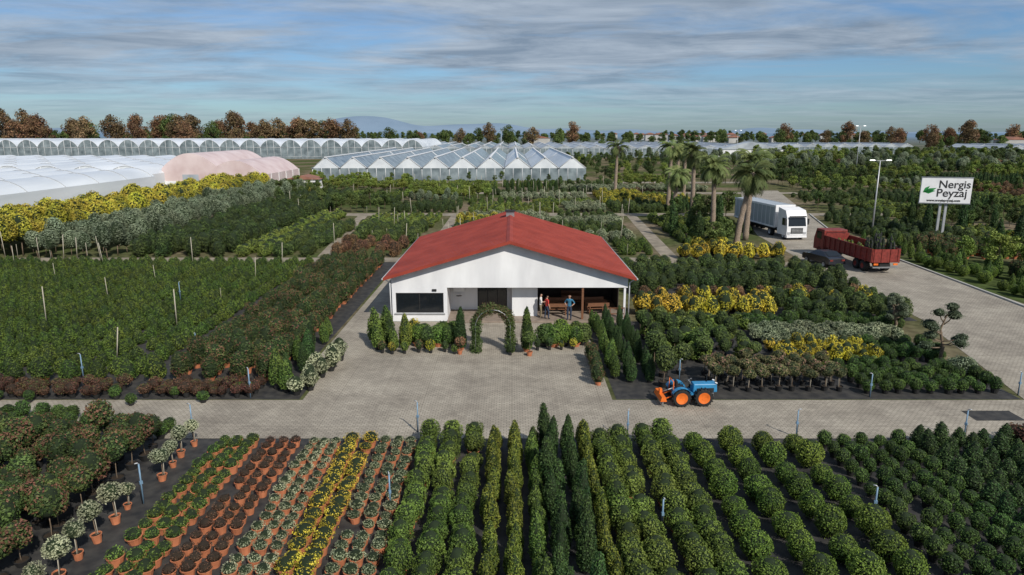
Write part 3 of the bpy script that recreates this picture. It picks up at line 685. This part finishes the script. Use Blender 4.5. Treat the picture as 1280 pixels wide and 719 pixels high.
# ---------------------------------------------------------------- people
def person(name,loc,yaw,h,shirt,pants,hair=None,pose='stand'):
    s=h/1.75
    J={'pel':((0,0,.96),.125),'bel':((0,0,1.12),.12),'chs':((0,.01,1.34),.14),'nb':((0,0,1.47),.07),'nk':((0,.005,1.53),.052),'hd':((0,.02,1.62),.085),'hd2':((0,.015,1.68),.088),'hd3':((0,.01,1.72),.06)}
    E=[('pel','bel'),('bel','chs'),('chs','nb'),('nb','nk'),('nk','hd'),('hd','hd2'),('hd2','hd3')]
    for k,sx in (('l',-1),('r',1)):
        el=(.25*sx,-.03,1.17); wr=(.26*sx,.06,.94); hn=(.26*sx,.09,.87)
        if pose=='reach' and sx>0: el=(.27,.12,1.2); wr=(.2,.36,1.22); hn=(.18,.43,1.23)
        if pose=='hips': el=(.34*sx,-.06,1.18); wr=(.2*sx,.08,1.03); hn=(.16*sx,.1,1.0)
        J['sh'+k]=((.18*sx,0,1.42),.062); J['el'+k]=(el,.046); J['wr'+k]=(wr,.032); J['hn'+k]=(hn,.038)
        E+=[('chs','sh'+k),('sh'+k,'el'+k),('el'+k,'wr'+k),('wr'+k,'hn'+k)]
        st=.08*sx if pose=='stand' else .03*sx
        J['hp'+k]=((.09*sx,0,.88),.095); J['kn'+k]=((.1*sx,.02+st,.5),.065); J['an'+k]=((.1*sx,-.02+st,.09),.045); J['to'+k]=((.12*sx,.13+st,.04),.038)
        E+=[('pel','hp'+k),('hp'+k,'kn'+k),('kn'+k,'an'+k),('an'+k,'to'+k)]
    ks=list(J); me=bpy.data.meshes.new('tmp'); me.from_pydata([J[k][0] for k in ks],[(ks.index(a),ks.index(b)) for a,b in E],[])
    o=bpy.data.objects.new('tmp',me); sc.collection.objects.link(o)
    md=o.modifiers.new('s','SKIN'); 
    for i,k in enumerate(ks): me.skin_vertices[0].data[i].radius=(J[k][1],J[k][1]*(.75 if k in('chs','bel','pel') else 1))
    me.skin_vertices[0].data[0].use_root=True
    sb=o.modifiers.new('u','SUBSURF'); sb.levels=2; sb.render_levels=2
    bpy.context.view_layer.update(); dg=bpy.context.evaluated_depsgraph_get()
    m2=bpy.data.meshes.new_from_object(o.evaluated_get(dg)); bpy.data.objects.remove(o)
    ms=[M['skin'],shirt,pants,M['hair'] if hair is None else hair,M['rubber']]
    m2.materials.clear()
    for m in ms: m2.materials.append(m)
    for p in m2.polygons:
        x,y,z=p.center; p.use_smooth=True
        i=1
        if z>1.5: i=3 if (z>1.70 or (z>1.6 and y<0.0)) else 0
        elif z<.1: i=4
        elif z<.98 and abs(x)<.2: i=2
        elif abs(x)>.19 and z<1.17: i=0
        if pose=='reach' and y>.16: i=0
        p.material_index=i
    e=empty(name,loc,yaw); e.scale=(s,s,s)
    bo=bpy.data.objects.new('body',m2); sc.collection.objects.link(bo); bo.parent=e
    b=MB()
    for sx in(-1,1):
        b.lathe(ballprof(.011,0),M['hair'],6,(.032*sx,.1,1.655)); b.lathe(ballprof(.022,0,1.4),M['skin'],6,(.088*sx,.01,1.645))
        k='r' if sx>0 else 'l'; hn=Vector(J['hn'+k][0]); wr=Vector(J['wr'+k][0]); d=(hn-wr).normalized(); u=d.cross(Vector((1,0,0))) ; u.normalize()
        for i,l in enumerate((.07,.085,.078,.06)):
            p=hn+u*(.022*(i-1.5)); b.tube([p,p+d*l*.6,p+d*l+Vector((-.012*sx,.01,0))],[.009,.008,.006],M['skin'],5)
        p=(hn+wr)/2+u*.025; b.tube([p,p+u*.03+d*.03,p+u*.035+d*.055],[.011,.009,.007],M['skin'],5)
    b.tube([(0,.098,1.665),(0,.125,1.632),(0,.1,1.625)],[.008,.013,.008],M['skin'],6)
    b.box(-.025,.025,.094,.1,1.59,1.6,M['redt']); b.obj('face_and_fingers',e)
    return e
SH=mat('blue_shirt',(.04,.16,.26),.85,.15,8); SR=mat('red_shirt',(.5,.05,.04),.85,.1); SW=mat('white_shirt',(.7,.68,.65),.85,.1); PJ=mat('jeans',(.03,.045,.08),.9,.2); PK=mat('khaki_trousers',(.2,.16,.1),.9,.2)
person('standing_man',(3.85,44.35,.14),R(160),1.76,SH,PJ,pose='hips')
person('standing_woman',(2.35,44.6,.14),R(-60),1.66,SR,PJ,pose='stand')
person('standing_man',(1.95,44.9,.14),R(-100),1.72,SW,PK,pose='reach')
# ---------------------------------------------------------------- entrance planting
def arch():
    b=MB(); cx=-1.1; r=1.0
    for y in (37.7,38.4):
        pts=[(cx-r,y,0),(cx-r,y,1.6)]+[(cx-r*math.cos(t),y,1.6+r*math.sin(t)) for t in np.linspace(.2,math.pi-.2,9)]+[(cx+r,y,1.6),(cx+r,y,0)]
        b.tube(pts,.03,M['steel'],6)
    P=[];N=[];S=[]
    for i in range(14000):
        t=random.uniform(0,3.2+math.pi*r)
        if t<1.6: c=Vector((cx-r,38.05,t)); top=0
        elif t<1.6+math.pi*r: a=(t-1.6)/r; c=Vector((cx-r*math.cos(a),38.05,1.6+r*math.sin(a))); top=math.sin(a)
        else: c=Vector((cx+r,38.05,t-1.6-math.pi*r)); top=0
        d=Vector((random.gauss(0,1),random.gauss(0,1),random.gauss(0,1))).normalized(); q=(.33+.08*math.sin(t*5))*random.uniform(.4,1.1)
        p=c+Vector((d.x*q,d.y*q*1.5,d.z*q)); p.z=max(p.z,.02); P.append(p);N.append(d);S.append((.35+.3*random.random(),top))
    P=np.array(P);N=np.array(N);S=np.array(S)
    wb=(S[:,1]>.35)&(rng.uniform(0,1,len(P))<.4)
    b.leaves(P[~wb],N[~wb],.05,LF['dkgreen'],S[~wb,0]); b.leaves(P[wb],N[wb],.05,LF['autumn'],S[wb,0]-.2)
    b.obj('ivy_garden_arch')
arch()
def single(name,fn,x,y,s=1,seed=0):
    b=MB(); fn(b,seed); o=b.obj(name,None,(x,y,.016)); o.scale=(s,s,s); o.rotation_euler=(0,0,random.uniform(0,6)); return o
single('columnar_cypress',P_cone(.36,2.5,'coldark',3000,.045,'terra'),-3.0,38.3)
single('columnar_cypress',P_cone(.36,2.6,'green',3000,.045,'terra'),.85,38.0)
single('golden_cypress',P_cone(.4,2.0,'colyel',2600,.045,'black'),-6.3,38.6)
for x,y,s in ((-7.9,38.4,1),(-7.3,39,1.1),(-6.9,38.1,.8),(-8.3,39.6,1.2),(-7.7,40.2,1.2)): single('potted_conifer',P_cone(.36,1.7,'green',1800,.045,'black'),x,y,s,int(s*10))
for x,y in ((-5.6,39),(-5.0,38.7),(-4.4,39),(-3.8,38.8),(-5.3,39.7),(-4.2,39.8),(-3.5,39.8),(1.9,39),(2.5,38.9),(3.1,39.1),(3.8,39),(4.3,39.3),(2.2,39.9),(3.0,40),(3.9,40.1)):
    single('potted_shrub',P_ball(.42,random.choice(['mid','ball','green','mid']),1500,.045,random.choice(['black','terra']),1.25,sq=.3),x,y,random.uniform(.95,1.2),random.randint(0,9))
for x,y in ((-7.5,37.7),(-6.9,37.5),(-6.2,37.6),(-5.4,37.8),(-4.7,37.7),(-3.9,37.9),(-.1,37.3),(-3.3,37.5),(1.5,38.2),(2.2,38.3),(2.9,38.3),(3.6,38.4)):
    single('small_potted_plant',P_shrub(.22,.5,random.choice(['dkgreen','green','photinia','yelgr']),400,.035,'black'),x,y,random.uniform(.8,1.2),random.randint(0,9))
single('golden_shrub',P_shrub(.45,1.2,'yellow',1400,.045,'black'),-6.0,39.9); single('potted_small_tree',P_std(.8,.35,'mid',1200,.045,'terra'),1.0,37.2); single('potted_small_tree',P_std(.5,.3,'autumnbr',900,.045,'terra'),-3.0,37.5)
def cloud_tree(x,y,h,seed):
    rd=random.Random(seed); b=MB()
    pts=[Vector((0,0,0)),Vector((.15,.05,h*.3)),Vector((-.1,.1,h*.6)),Vector((.1,0,h*.85))]
    b.tube(pts,[.11,.085,.06,.03],M['bark'],8)
    for k in range(11):
        t=rd.uniform(.35,1); a=rd.uniform(0,6.28); q=h*.34*rd.uniform(.5,1)*(1.25-t*.8)
        base=Vector((0,.05,h*t*.8)); c=Vector((q*math.cos(a),q*math.sin(a),h*t))
        b.tube([base,(base+c)/2-Vector((0,0,.08)),c],[.04,.03,.02],M['bark'],6)
        shell(b,ballprof(h*.115*rd.uniform(.8,1.25),0,.6,7),420,.04,LF['olive' if seed%2 else 'mid'],.2,8,k,at=tuple(c),inner=.4)
    b.obj('cloud_pruned_tree',None,(x,y,.01))
cloud_tree(23.4,35.6,3.4,1); cloud_tree(24.2,41.6,2.3,3); cloud_tree(25.2,43.5,2.2,5)
def mound(x,y,r): 
    b=MB(); shell(b,ballprof(r,r*.6,.8),2500,.05,LF['olive'],.15,4,3); b.obj('rounded_shrub',None,(x,y,0))
mound(23.6,33.9,.75)
# ---------------------------------------------------------------- palms
def palm(x,y,h,lean,seed,n=60,fl=2.7):
    rd=random.Random(seed); b=MB()
    top=Vector((lean,0,h)); pts=[Vector((lean*(t**1.5),0,h*t)) for t in np.linspace(0,1,14)]
    b.tube(pts,[.34-.12*t+ (.05 if i%2 else 0) for i,t in enumerate(np.linspace(0,1,14))],M['barkpalm'],10)
    b.lathe([(.1,-1.5),(.45,-1.2),(.55,-.4),(.3,.1),(.01,.3)],M['barkpalm'],10,tuple(top),jit=.15)
    V=[];F=[];S=[]
    for i in range(n):
        a=rd.uniform(0,6.28); el=rd.uniform(-.6,1.45); d=Vector((math.cos(a),math.sin(a),0)); l=fl*rd.uniform(.8,1.1)
        p=top.copy(); cur=el; rp=[p.copy()]
        for k in range(9):
            dr=d*math.cos(cur)+Vector((0,0,math.sin(cur))); p=p+dr*l/9; cur-=.16+.03*k*.3; rp.append(p.copy())
            if k>=2:
                side=dr.cross(Vector((0,0,1))).normalized(); 
                for sg in(-1,1):
                    for q in (0,.33,.66):
                        base=rp[-2]+(p-rp[-2])*q; ll=.62*math.sin(math.pi*(k+1)/11)+.2
                        tip=base+(side*sg*.8+dr*.75+Vector((0,0,-.3-.2*rd.random()))).normalized()*ll
                        j=len(V); wv_=dr*.045
                        V+=[base-wv_,base+wv_,tip+wv_*.3,tip-wv_*.3]; F.append((j,j+1,j+2,j+3)); S.append(.3+.5*(el>0)*rd.random()+.25*rd.random())
        b.tube(rp,[.03]*3+[.015]*7,LF['palm'],4)
    b.add(V,F,LF['palm'],np.array(S)); b.obj('palm_tree',None,(x,y,0))
palm(24.9,75,8.0,1.3,1,64,2.6); palm(27.6,80,9.0,.3,2); palm(26.0,88,8.2,-.3,7)
for i,(x,y,h) in enumerate(((28.0,106,9.3),(26.0,114,10.0),(33,132,9.4),(21,140,9.5),(36,150,9.4),(23.5,99,6.5))): palm(x,y,h,random.uniform(-.3,.3),10+i,46,2.6)
# ---------------------------------------------------------------- vehicles
def wheel(b,x,y,r,w,rimm,rr=.6,axis='y',tread=0):
    seg=20; prof=[(.01,-w*.3),(r*rr*.5,-w*.35),(r*rr,-w*.5),(r*.92,-w*.5),(r,-w*.38),(r,w*.38),(r*.92,w*.5),(r*rr,w*.5),(r*rr*.5,w*.35),(.01,w*.3)]
    for part,m in ((prof[:3],rimm),(prof[2:8],M['rubber']),(prof[7:],rimm)):
        V=[]
        for q,o in part:
            for i in range(seg):
                a=2*math.pi*i/seg; c,s_=q*math.cos(a),q*math.sin(a)
                V.append((x+c,y+o,r+s_) if axis=='y' else (x+o,y+c,r+s_))
        F=[(j*seg+i,j*seg+(i+1)%seg,(j+1)*seg+(i+1)%seg,(j+1)*seg+i) for j in range(len(part)-1) for i in range(seg)]
        b.add(V,F,m,smooth=False)
    if tread:
        for i in range(tread):
            a=2*math.pi*i/tread; mt=Matrix.Translation((x,y,r))@Matrix.Rotation(a,4,'Y')
            b.box(r-.01,r+.035,-w*.5,w*.02,-.02,.02,M['rubber'],mt); mt=mt@Matrix.Rotation(math.pi/tread,4,'Y'); b.box(r-.01,r+.035,-w*.02,w*.5,-.02,.02,M['rubber'],mt)
T=empty('compact_tractor',(8.35,30.35,.016),R(3))
for nm,(x,y) in {'front_wheel_near':(.55,-.5),'front_wheel_far':(.55,.5),'rear_wheel_near':(-.5,-.5),'rear_wheel_far':(-.5,.5)}.items():
    b=MB(); wheel(b,x,y,.42,.26,M['orange'],.66,tread=16); b.lathe([(.01,-.02),(.08,0),(.08,.04)],M['steel'],8,(x,y,.42)); b.obj(nm,T)
b=MB(); b.box(-.75,1.15,-.17,.17,.35,.55,M['steel']); b.box(-.6,-.4,-.4,.4,.36,.48,M['steel']); b.box(.45,.65,-.4,.4,.36,.48,M['steel']); b.obj('chassis',T,bevel=.015)
b=MB(); b.box(.12,1.28,-.27,.27,.56,.98,M['blue'],taper=(.96,.82)); b.obj('hood',T,bevel=.05)
b=MB(); b.box(1.27,1.3,-.2,.2,.6,.9,M['black']); b.box(.3,1.1,-.285,-.262,.6,.78,M['black']); b.box(.3,1.1,.262,.285,.6,.78,M['black'])
for s in (-1,1): b.lathe([(.01,0),(.06,0),(.06,.05)],M['white'],8,(1.22,.2*s,.98))
b.tube([(.85,.1,.98),(.85,.1,1.3),(.9,.1,1.36)],.025,M['rubber'],8); b.obj('grille_lights_exhaust',T)
b=MB()
for s in(-1,1):
    pts=[( -.5-.5*math.cos(t),.42+.5*math.sin(t)) for t in np.linspace(.5,math.pi-.35,8)]
    for p,q in zip(pts,pts[1:]): b.add([(p[0],s*.38,p[1]),(q[0],s*.38,q[1]),(q[0],s*.66,q[1]),(p[0],s*.66,p[1])],[(0,1,2,3)],M['blue'])
    for p,q in zip(pts,pts[1:]): b.add([(p[0],s*.38,p[1]),(q[0],s*.38,q[1]),(q[0],s*.38,.55),(p[0],s*.38,.55)],[(0,1,2,3)],M['blue'])
b.box(-.25,.15,-.4,.4,.5,.56,M['blue']); b.box(-.8,-.25,-.25,.25,.55,.68,M['blue']); b.obj('fenders_platform',T)
b=MB(); b.box(-.62,-.24,-.2,.2,.72,.8,M['black']); b.box(-.68,-.6,-.2,.2,.78,1.12,M['black']); b.box(-.5,-.36,-.06,.06,.68,.72,M['steel']); b.obj('seat',T,bevel=.03)
b=MB(); b.tube([(.14,0,.8),(-.04,0,1.12)],.02,M['steel'],6)
ring=[Vector((-.04,0,1.12))+Matrix.Rotation(R(-30),3,'Y')@Vector((.17*math.cos(t),.17*math.sin(t),0)) for t in np.linspace(0,2*math.pi,17)]
b.tube(ring,.015,M['black'],6,cap=False)
for t in (0,2.1,4.2): b.tube([(-.04,0,1.12),Vector((-.04,0,1.12))+Matrix.Rotation(R(-30),3,'Y')@Vector((.17*math.cos(t),.17*math.sin(t),0))],.01,M['steel'],5)
b.obj('steering_wheel',T)
b=MB()
for s in (-1,1): b.tube([(-.7,.3*s,.5),(-1.25,.3*s,.3)],.03,M['orange'],6); b.tube([(-.85,.35*s,.55),(-.85,.35*s,1.15)],.02,M['orange'],6)
b.tube([(-.85,-.35,1.15),(-.85,.35,1.15)],.02,M['orange'],6)
b.tube([(-.7,0,.75),(-1.3,0,.55)],.03,M['steel'],6); b.box(-1.5,-1.2,-.6,.6,.28,.5,M['orange'],taper=(.6,1)); b.box(-1.42,-1.3,-.1,.1,.5,.72,M['orange'])
for i in range(9):
    y=-.55+i*.137; b.tube([(-1.35,y,.28),(-1.42,y,.12),(-1.3,y,.03)],.02,M['steel'],5)
b.obj('rear_tiller',T)
def lorry():
    e=empty('white_lorry',(33.6,80.0,.016),R(7))
    b=MB(); w=1.25
    b.poly_prism([(0,.55),(0.0,1.6),(.22,2.75),(.6,3.45),(2.3,3.7),(2.3,.55)],-w,w,M['white'],axis='x'); b.obj('cab',e,bevel=.06)
    b=MB(); b.add([(-1.1,-.015,1.65),(1.1,-.015,1.65),(1.05,.185,2.62),(-1.05,.185,2.62)],[(0,1,2,3)],M['glass'])
    for s in(-1,1): b.add([(s*1.255,.3,1.7),(s*1.255,1.25,1.7),(s*1.255,1.25,2.55),(s*1.255,.45,2.55)],[(0,1,2,3)],M['glass'])
    b.obj('windows',e)
    b=MB(); b.box(-.75,.75,-.04,-.005,.75,1.45,M['black'])
    for i in range(4): b.box(-.7,.7,-.07,-.041,.8+i*.16,.86+i*.16,M['steel'])
    b.box(-1.25,1.25,-.1,.4,.3,.54,M['white'])
    for s in(-1,1):
        b.box(s*.98-.17,s*.98+.17,-.06,-.003,.72,.98,M['galv']); b.box(s*1.42-.1,s*1.42+.1,.1,.25,1.8,2.5,M['black']); b.tube([(s*1.24,.2,2.5),(s*1.42,.2,2.45)],.02,M['black'],5)
    b.box(-1.0,1.0,-.14,.12,2.72,2.84,M['black'])
    b.obj('grille_bumper_mirrors',e,bevel=.01)
    b=MB(); b.box(-1.25,1.25,3.1,14.2,1.15,3.75,M['filmd']); b.box(-1.27,1.27,3.0,3.098,1.1,3.85,M['white'])
    b.obj('trailer_body',e,bevel=.03)
    b=MB()
    for s in(-1,1):
        b.box(s*1.285-.02,s*1.285+.02,3.1,14.2,3.55,3.8,M['white']); b.box(s*1.285-.02,s*1.285+.02,3.1,14.2,1.1,1.3,M['white'])
        for i in range(11): b.box(s*1.275-.015,s*1.275+.015,3.2+i*1.05,3.28+i*1.05,1.3,3.55,M['white'])
    b.box(-1.15,1.15,3,14.1,.95,1.148,M['black']); b.box(-.45,.45,.5,13.8,.6,.9,M['black']); b.obj('curtains_and_chassis',e)
    b=MB()
    for s in(-1,1): wheel(b,s*1.05,.95,.5,.3,M['galv'],.55,'x')
    for y in (4.2,10.2,11.5,12.8):
        for s in(-1,1): wheel(b,s*.98,y,.5,.5,M['galv'],.55,'x')
    b.obj('wheels',e)
lorry()
def redtruck():
    e=empty('red_cargo_truck',(33.5,60.2,.016),R(3))
    b=MB(); b.box(-1.25,1.25,0,8.6,1.05,1.17,M['redt'])
    for s in(-1,1): b.box(s*1.22-.03,s*1.22+.03,0,8.6,1.17,2.25,M['redt'])
    b.box(-1.19,1.19,0,.06,1.17,2.25,M['redt']); b.box(-1.19,1.19,8.5,8.56,1.17,2.5,M['redt'])
    for i in range(10):
        for s in(-1,1): b.box(s*1.29-.04,s*1.29+.04,.05+i*.93,.15+i*.93,1.0,2.28,M['redt'])
    for s in(-1,1): b.box(s*1.28-.035,s*1.28+.035,.16,8.5,2.18,2.27,M['redt'])
    for x in (-1.1,-.4,.4,1.1): b.box(x-.04,x+.04,-.05,-.002,1.1,2.25,M['redt'])
    b.obj('cargo_body',e)
    b=MB(); b.poly_prism([(8.9,.6),(8.9,2.75),(10.5,2.75),(10.95,1.7),(10.95,.6)],-1.2,1.2,M['redt'],axis='x'); b.obj('cab',e,bevel=.05)
    b=MB(); b.box(-1.0,1.0,8.86,8.898,1.7,2.5,M['glass'])
    for s in(-1,1): b.box(s*1.205-.004,s*1.205+.004,9.4,10.4,1.75,2.5,M['glass']); b.box(s*.9-.2,s*.9+.2,-.08,-.003,.82,.98,M['orange'])
    b.box(-1.15,1.15,-.05,.05,.55,.68,M['steel']); b.box(-.4,.4,.2,10.5,.7,1.0,M['black']); b.obj('windows_lights_chassis',e)
    b=MB()
    for y in (1.6,2.8): 
        for s in(-1,1): wheel(b,s*.95,y,.5,.5,M['redt'],.5,'x')
    for s in(-1,1): wheel(b,s*1.05,9.7,.5,.3,M['redt'],.5,'x')
    b.obj('wheels',e)
    b=MB()
    for i in range(46):
        x=random.uniform(-1,1);y=random.uniform(.3,2.9) if i<26 else random.uniform(3,8); h=random.uniform(1.6,2.5) if i<26 else random.uniform(.5,1.0)
        shell(b,[(.01,0),(.16,.1*h),(.2,.5*h),(.13,.85*h),(.01,h)],160,.07,LF['dkgreen' if i<26 else 'lime'],.3,5,i,at=(x,y,1.18),coremat=M['black'])
    b.obj('plant_cargo',e)
redtruck()
def car(name,x,y,rot,m):
    e=empty(name,(x,y,.016),rot); b=MB()
    prof=[(-2.1,.35),(-2.15,.75),(-1.95,.92),(-1.0,1.0),(-.35,1.42),(.9,1.45),(1.7,1.05),(2.1,.95),(2.15,.4)]
    V=[];k=len(prof)
    for sx in(-1,1): V+=[(sx*(.86-(.2 if z>1.1 else 0)),y_,z) for y_,z in prof]
    F=[(i,i+1,k+i+1,k+i) for i in range(k-1)]+[(k-1,0,k,2*k-1)]
    b.add(V,F,m)
    for o in (0,k): b.add([V[i+o] for i in range(9)],[(0,1,2,3),(0,3,6,8),(3,4,5,6),(6,7,8,8)],m)
    b.obj('body',e,bevel=.05)
    b=MB()
    b.add([(-.62,-1.0+.03,1.03),(.62,-.97,1.03),(.6,-.4,1.4),(-.6,-.4,1.4)],[(0,1,2,3)],M['glass']); b.add([(-.6,.98,1.43),(.6,.98,1.43),(.62,1.64,1.1),(-.62,1.64,1.1)],[(0,1,2,3)],M['glass'])
    for v in (b.V): v[:,2]+=.02
    for s in(-1,1): b.add([(s*.8,-.8,1.05),(s*.8,1.4,1.1),(s*.69,.85,1.4),(s*.69,-.35,1.38)],[(0,1,2,3)],M['glass'])
    for s in(-1,1):
        b.box(s*.6-.15,s*.6+.15,-2.17,-2.13,.66,.8,M['white']); b.box(s*.6-.15,s*.6+.15,2.12,2.17,.7,.85,M['redt'])
    b.obj('windows_lights',e)
    b=MB()
    for y_ in(-1.35,1.35):
        for s in(-1,1): wheel(b,s*.78,y_,.32,.2,M['galv'],.62,'x')
    b.obj('wheels',e)
car('parked_dark_car',30.0,64.8,R(190),mat('dark_car_paint',(.02,.022,.028),.25,.1,spec=.6))
# ---------------------------------------------------------------- sign, lamps, posts
e=empty('roadside_billboard',(50.5,80,0),R(-14))
b=MB(); b.box(-2.65,2.65,-.1,.1,4.4,7.3,M['white']); b.obj('panel',e,bevel=.02)
b=MB()
for x in (-.3,.3): b.box(x-.12,x+.12,.11,.33,0,7.0,M['galv'])
b.box(-2.7,2.7,-.13,.13,4.3,4.398,M['steel']); b.box(-2.7,2.7,-.13,.13,7.302,7.4,M['steel']); b.obj('posts_and_frame',e)
SG=mat('sign_green',(.02,.22,.05),.5,.05); SK=mat('sign_dark',(.03,.03,.03),.5,.05)
def text(t,x,z,s,m,par):
    c=bpy.data.curves.new('lettering','FONT'); c.body=t; c.size=s; c.extrude=.01; c.align_x='LEFT'; c.materials.append(m); c.offset=.012
    o=bpy.data.objects.new('lettering',c); sc.collection.objects.link(o); o.parent=par; o.location=(x,-.115,z); o.rotation_euler=(R(90),0,0)
text('Nergis',-.85,6.15,1.25,SK,e); text('Peyzaj',-1.0,5.15,1.3,SK,e); text('www.nergispeyzaj.com',-1.9,4.58,.38,SK,e)
b=MB()
for a,l,z in ((.5,1.6,5.7),(1.0,1.2,5.75),(.1,1.3,5.8)):
    d=Vector((math.cos(a),0,math.sin(a)*.7)); p=Vector((-2.4,-.112,z-.1)); nrm=Vector((-d.z,0,d.x))
    b.add([p,p+d*l*.45-nrm*.28,p+d*l,p+d*l*.5+nrm*.24],[(0,1,2,3)],SG)
b.obj('leaf_logo',e)
def lamp(x,y,h,double=True):
    e=empty('street_lamp',(x,y,0)); b=MB(); b.tube([(0,0,0),(0,0,h)],[.11,.06],M['galv'],8)
    b.tube([(-.9,0,h+.05),(0,0,h-.02),(.9,0,h+.05)],.035,M['galv'],6); b.obj('pole',e)
    b=MB()
    for s in((-1,1) if double else (1,)): b.box(s*1.0-.35,s*1.0+.35,-.14,.14,h+.02,h+.12,M['steel'],taper=(.8,.7))
    b.obj('lamp_heads',e)
lamp(44.6,84,9.1); lamp(30.8,118,9,False); lamp(92,185,14); lamp(84,260,13)
lamp(-5,330,13)
def ipost(x,y,h=1.25):
    b=MB(); b.tube([(0,0,0),(0,0,h)],.028,M['irri'],6); b.tube([(0,0,h),(.04,0,h+.05),(.13,0,h+.05)],.022,M['galv'],6); b.box(-.05,.05,-.04,.04,h*.5,h*.5+.1,M['irri']); b.tube([(.04,0,0),(.05,.01,h*.5)],.012,M['black'],5)
    b.obj('irrigation_post',None,(x,y,.01),random.uniform(0,6))
for x,y in ((-21.9,33),(-12.6,30.9),(-4,27.0),(4.8,26.3),(8.6,33.2),(17.3,31),(11.9,26.5),(11.95,20.3),(4.8,19.6),(-12.7,21.3),(-4.1,20.8),(-13.4,26.6),(18.8,26.3),(-14.5,40),(-25,50),(24.6,31.2),(-33,42),(-17.9,37)): ipost(x,y,random.uniform(1.1,1.5))
sheet('dark_paving_patch',[rect(20.6,22.8,28.2,29.3)],.022,M['fabric'])  # flat dark rectangle laid just above the paving
# ---------------------------------------------------------------- light, sky, camera
S=Vector((.42,-.66,.66)).normalized()
elv=math.asin(S.z); az=math.atan2(S.x,S.y)
ld=bpy.data.lights.new('sun','SUN'); ld.energy=4.2; ld.angle=R(.8); ld.color=(1,.95,.87)
lo=bpy.data.objects.new('sun',ld); sc.collection.objects.link(lo); lo.rotation_euler=S.to_track_quat('Z','Y').to_euler(); lo.location=(0,0,60)
w=bpy.data.worlds.new('World'); sc.world=w; w.use_nodes=True; nt=w.node_tree; bg=nt.nodes['Background']
sk=nt.nodes.new('ShaderNodeTexSky'); sk.sky_type='NISHITA'; sk.sun_disc=False; sk.sun_elevation=elv; sk.sun_rotation=az; sk.altitude=0; sk.air_density=1; sk.dust_density=.6
tc=nt.nodes.new('ShaderNodeTexCoord'); sx=nt.nodes.new('ShaderNodeSeparateXYZ'); L(nt,tc.outputs['Generated'],sx.inputs[0])
def mth(op,a,b_=None):
    n=nt.nodes.new('ShaderNodeMath'); n.operation=op
    for i,v in enumerate((a,b_)):
        if v is None: continue
        if isinstance(v,(int,float)): n.inputs[i].default_value=v
        else: L(nt,v,n.inputs[i])
    return n.outputs[0]
z=mth('ADD',mth('MAXIMUM',sx.outputs[2],0),.045)
cx=mth('DIVIDE',sx.outputs[0],z); cy=mth('DIVIDE',sx.outputs[1],z)
cb=nt.nodes.new('ShaderNodeCombineXYZ'); L(nt,cx,cb.inputs[0]); L(nt,cy,cb.inputs[1])
def nz(sc_,det,ro,off):
    mp=nt.nodes.new('ShaderNodeMapping'); mp.inputs['Location'].default_value=off; mp.inputs['Scale'].default_value=(.75,1,1); L(nt,cb.outputs[0],mp.inputs[0])
    n=nt.nodes.new('ShaderNodeTexNoise'); n.inputs['Scale'].default_value=sc_; n.inputs['Detail'].default_value=det; n.inputs['Roughness'].default_value=ro; n.inputs['Distortion'].default_value=.4
    L(nt,mp.outputs[0],n.inputs['Vector']); return n.outputs['Fac']
A=nz(.42,10,.62,(3,1,0)); B=nz(1.1,9,.64,(7,4,2))
cov=nt.nodes.new('ShaderNodeMapRange'); cov.inputs['From Min'].default_value=.36; cov.inputs['From Max'].default_value=.55; L(nt,A,cov.inputs[0])
rb=nt.nodes.new('ShaderNodeValToRGB'); el=rb.color_ramp.elements
el[0].position=.36; el[0].color=(1.9,2.45,3.2,1); el[1].position=.66; el[1].color=(3.9,4.5,5.25,1); L(nt,B,rb.inputs[0])
tint=nt.nodes.new('ShaderNodeMix'); tint.data_type='RGBA'; tint.blend_type='MULTIPLY'; tint.inputs[0].default_value=1; L(nt,sk.outputs[0],tint.inputs[6]); tint.inputs[7].default_value=(.44,.62,.86,1)
hz=nt.nodes.new('ShaderNodeMapRange'); hz.inputs['From Min'].default_value=0; hz.inputs['From Max'].default_value=.09; hz.inputs['To Min'].default_value=.15; hz.inputs['To Max'].default_value=.92; L(nt,sx.outputs[2],hz.inputs[0])
fac=mth('MULTIPLY',cov.outputs[0],hz.outputs[0])
mix=nt.nodes.new('ShaderNodeMix'); mix.data_type='RGBA'; L(nt,fac,mix.inputs[0]); L(nt,tint.outputs[2],mix.inputs[6]); L(nt,rb.outputs[0],mix.inputs[7])
L(nt,mix.outputs[2],bg.inputs['Color']); bg.inputs['Strength'].default_value=.115
cd=bpy.data.cameras.new('camera'); cam=bpy.data.objects.new('camera',cd); sc.collection.objects.link(cam); sc.camera=cam
cam.location=(0,0,12.5); cam.rotation_euler=(R(90-12.84),0,0); cd.lens=24; cd.sensor_width=36; cd.clip_end=20000
sc.view_settings.view_transform='Standard'; sc.view_settings.look='None'; sc.view_settings.exposure=0
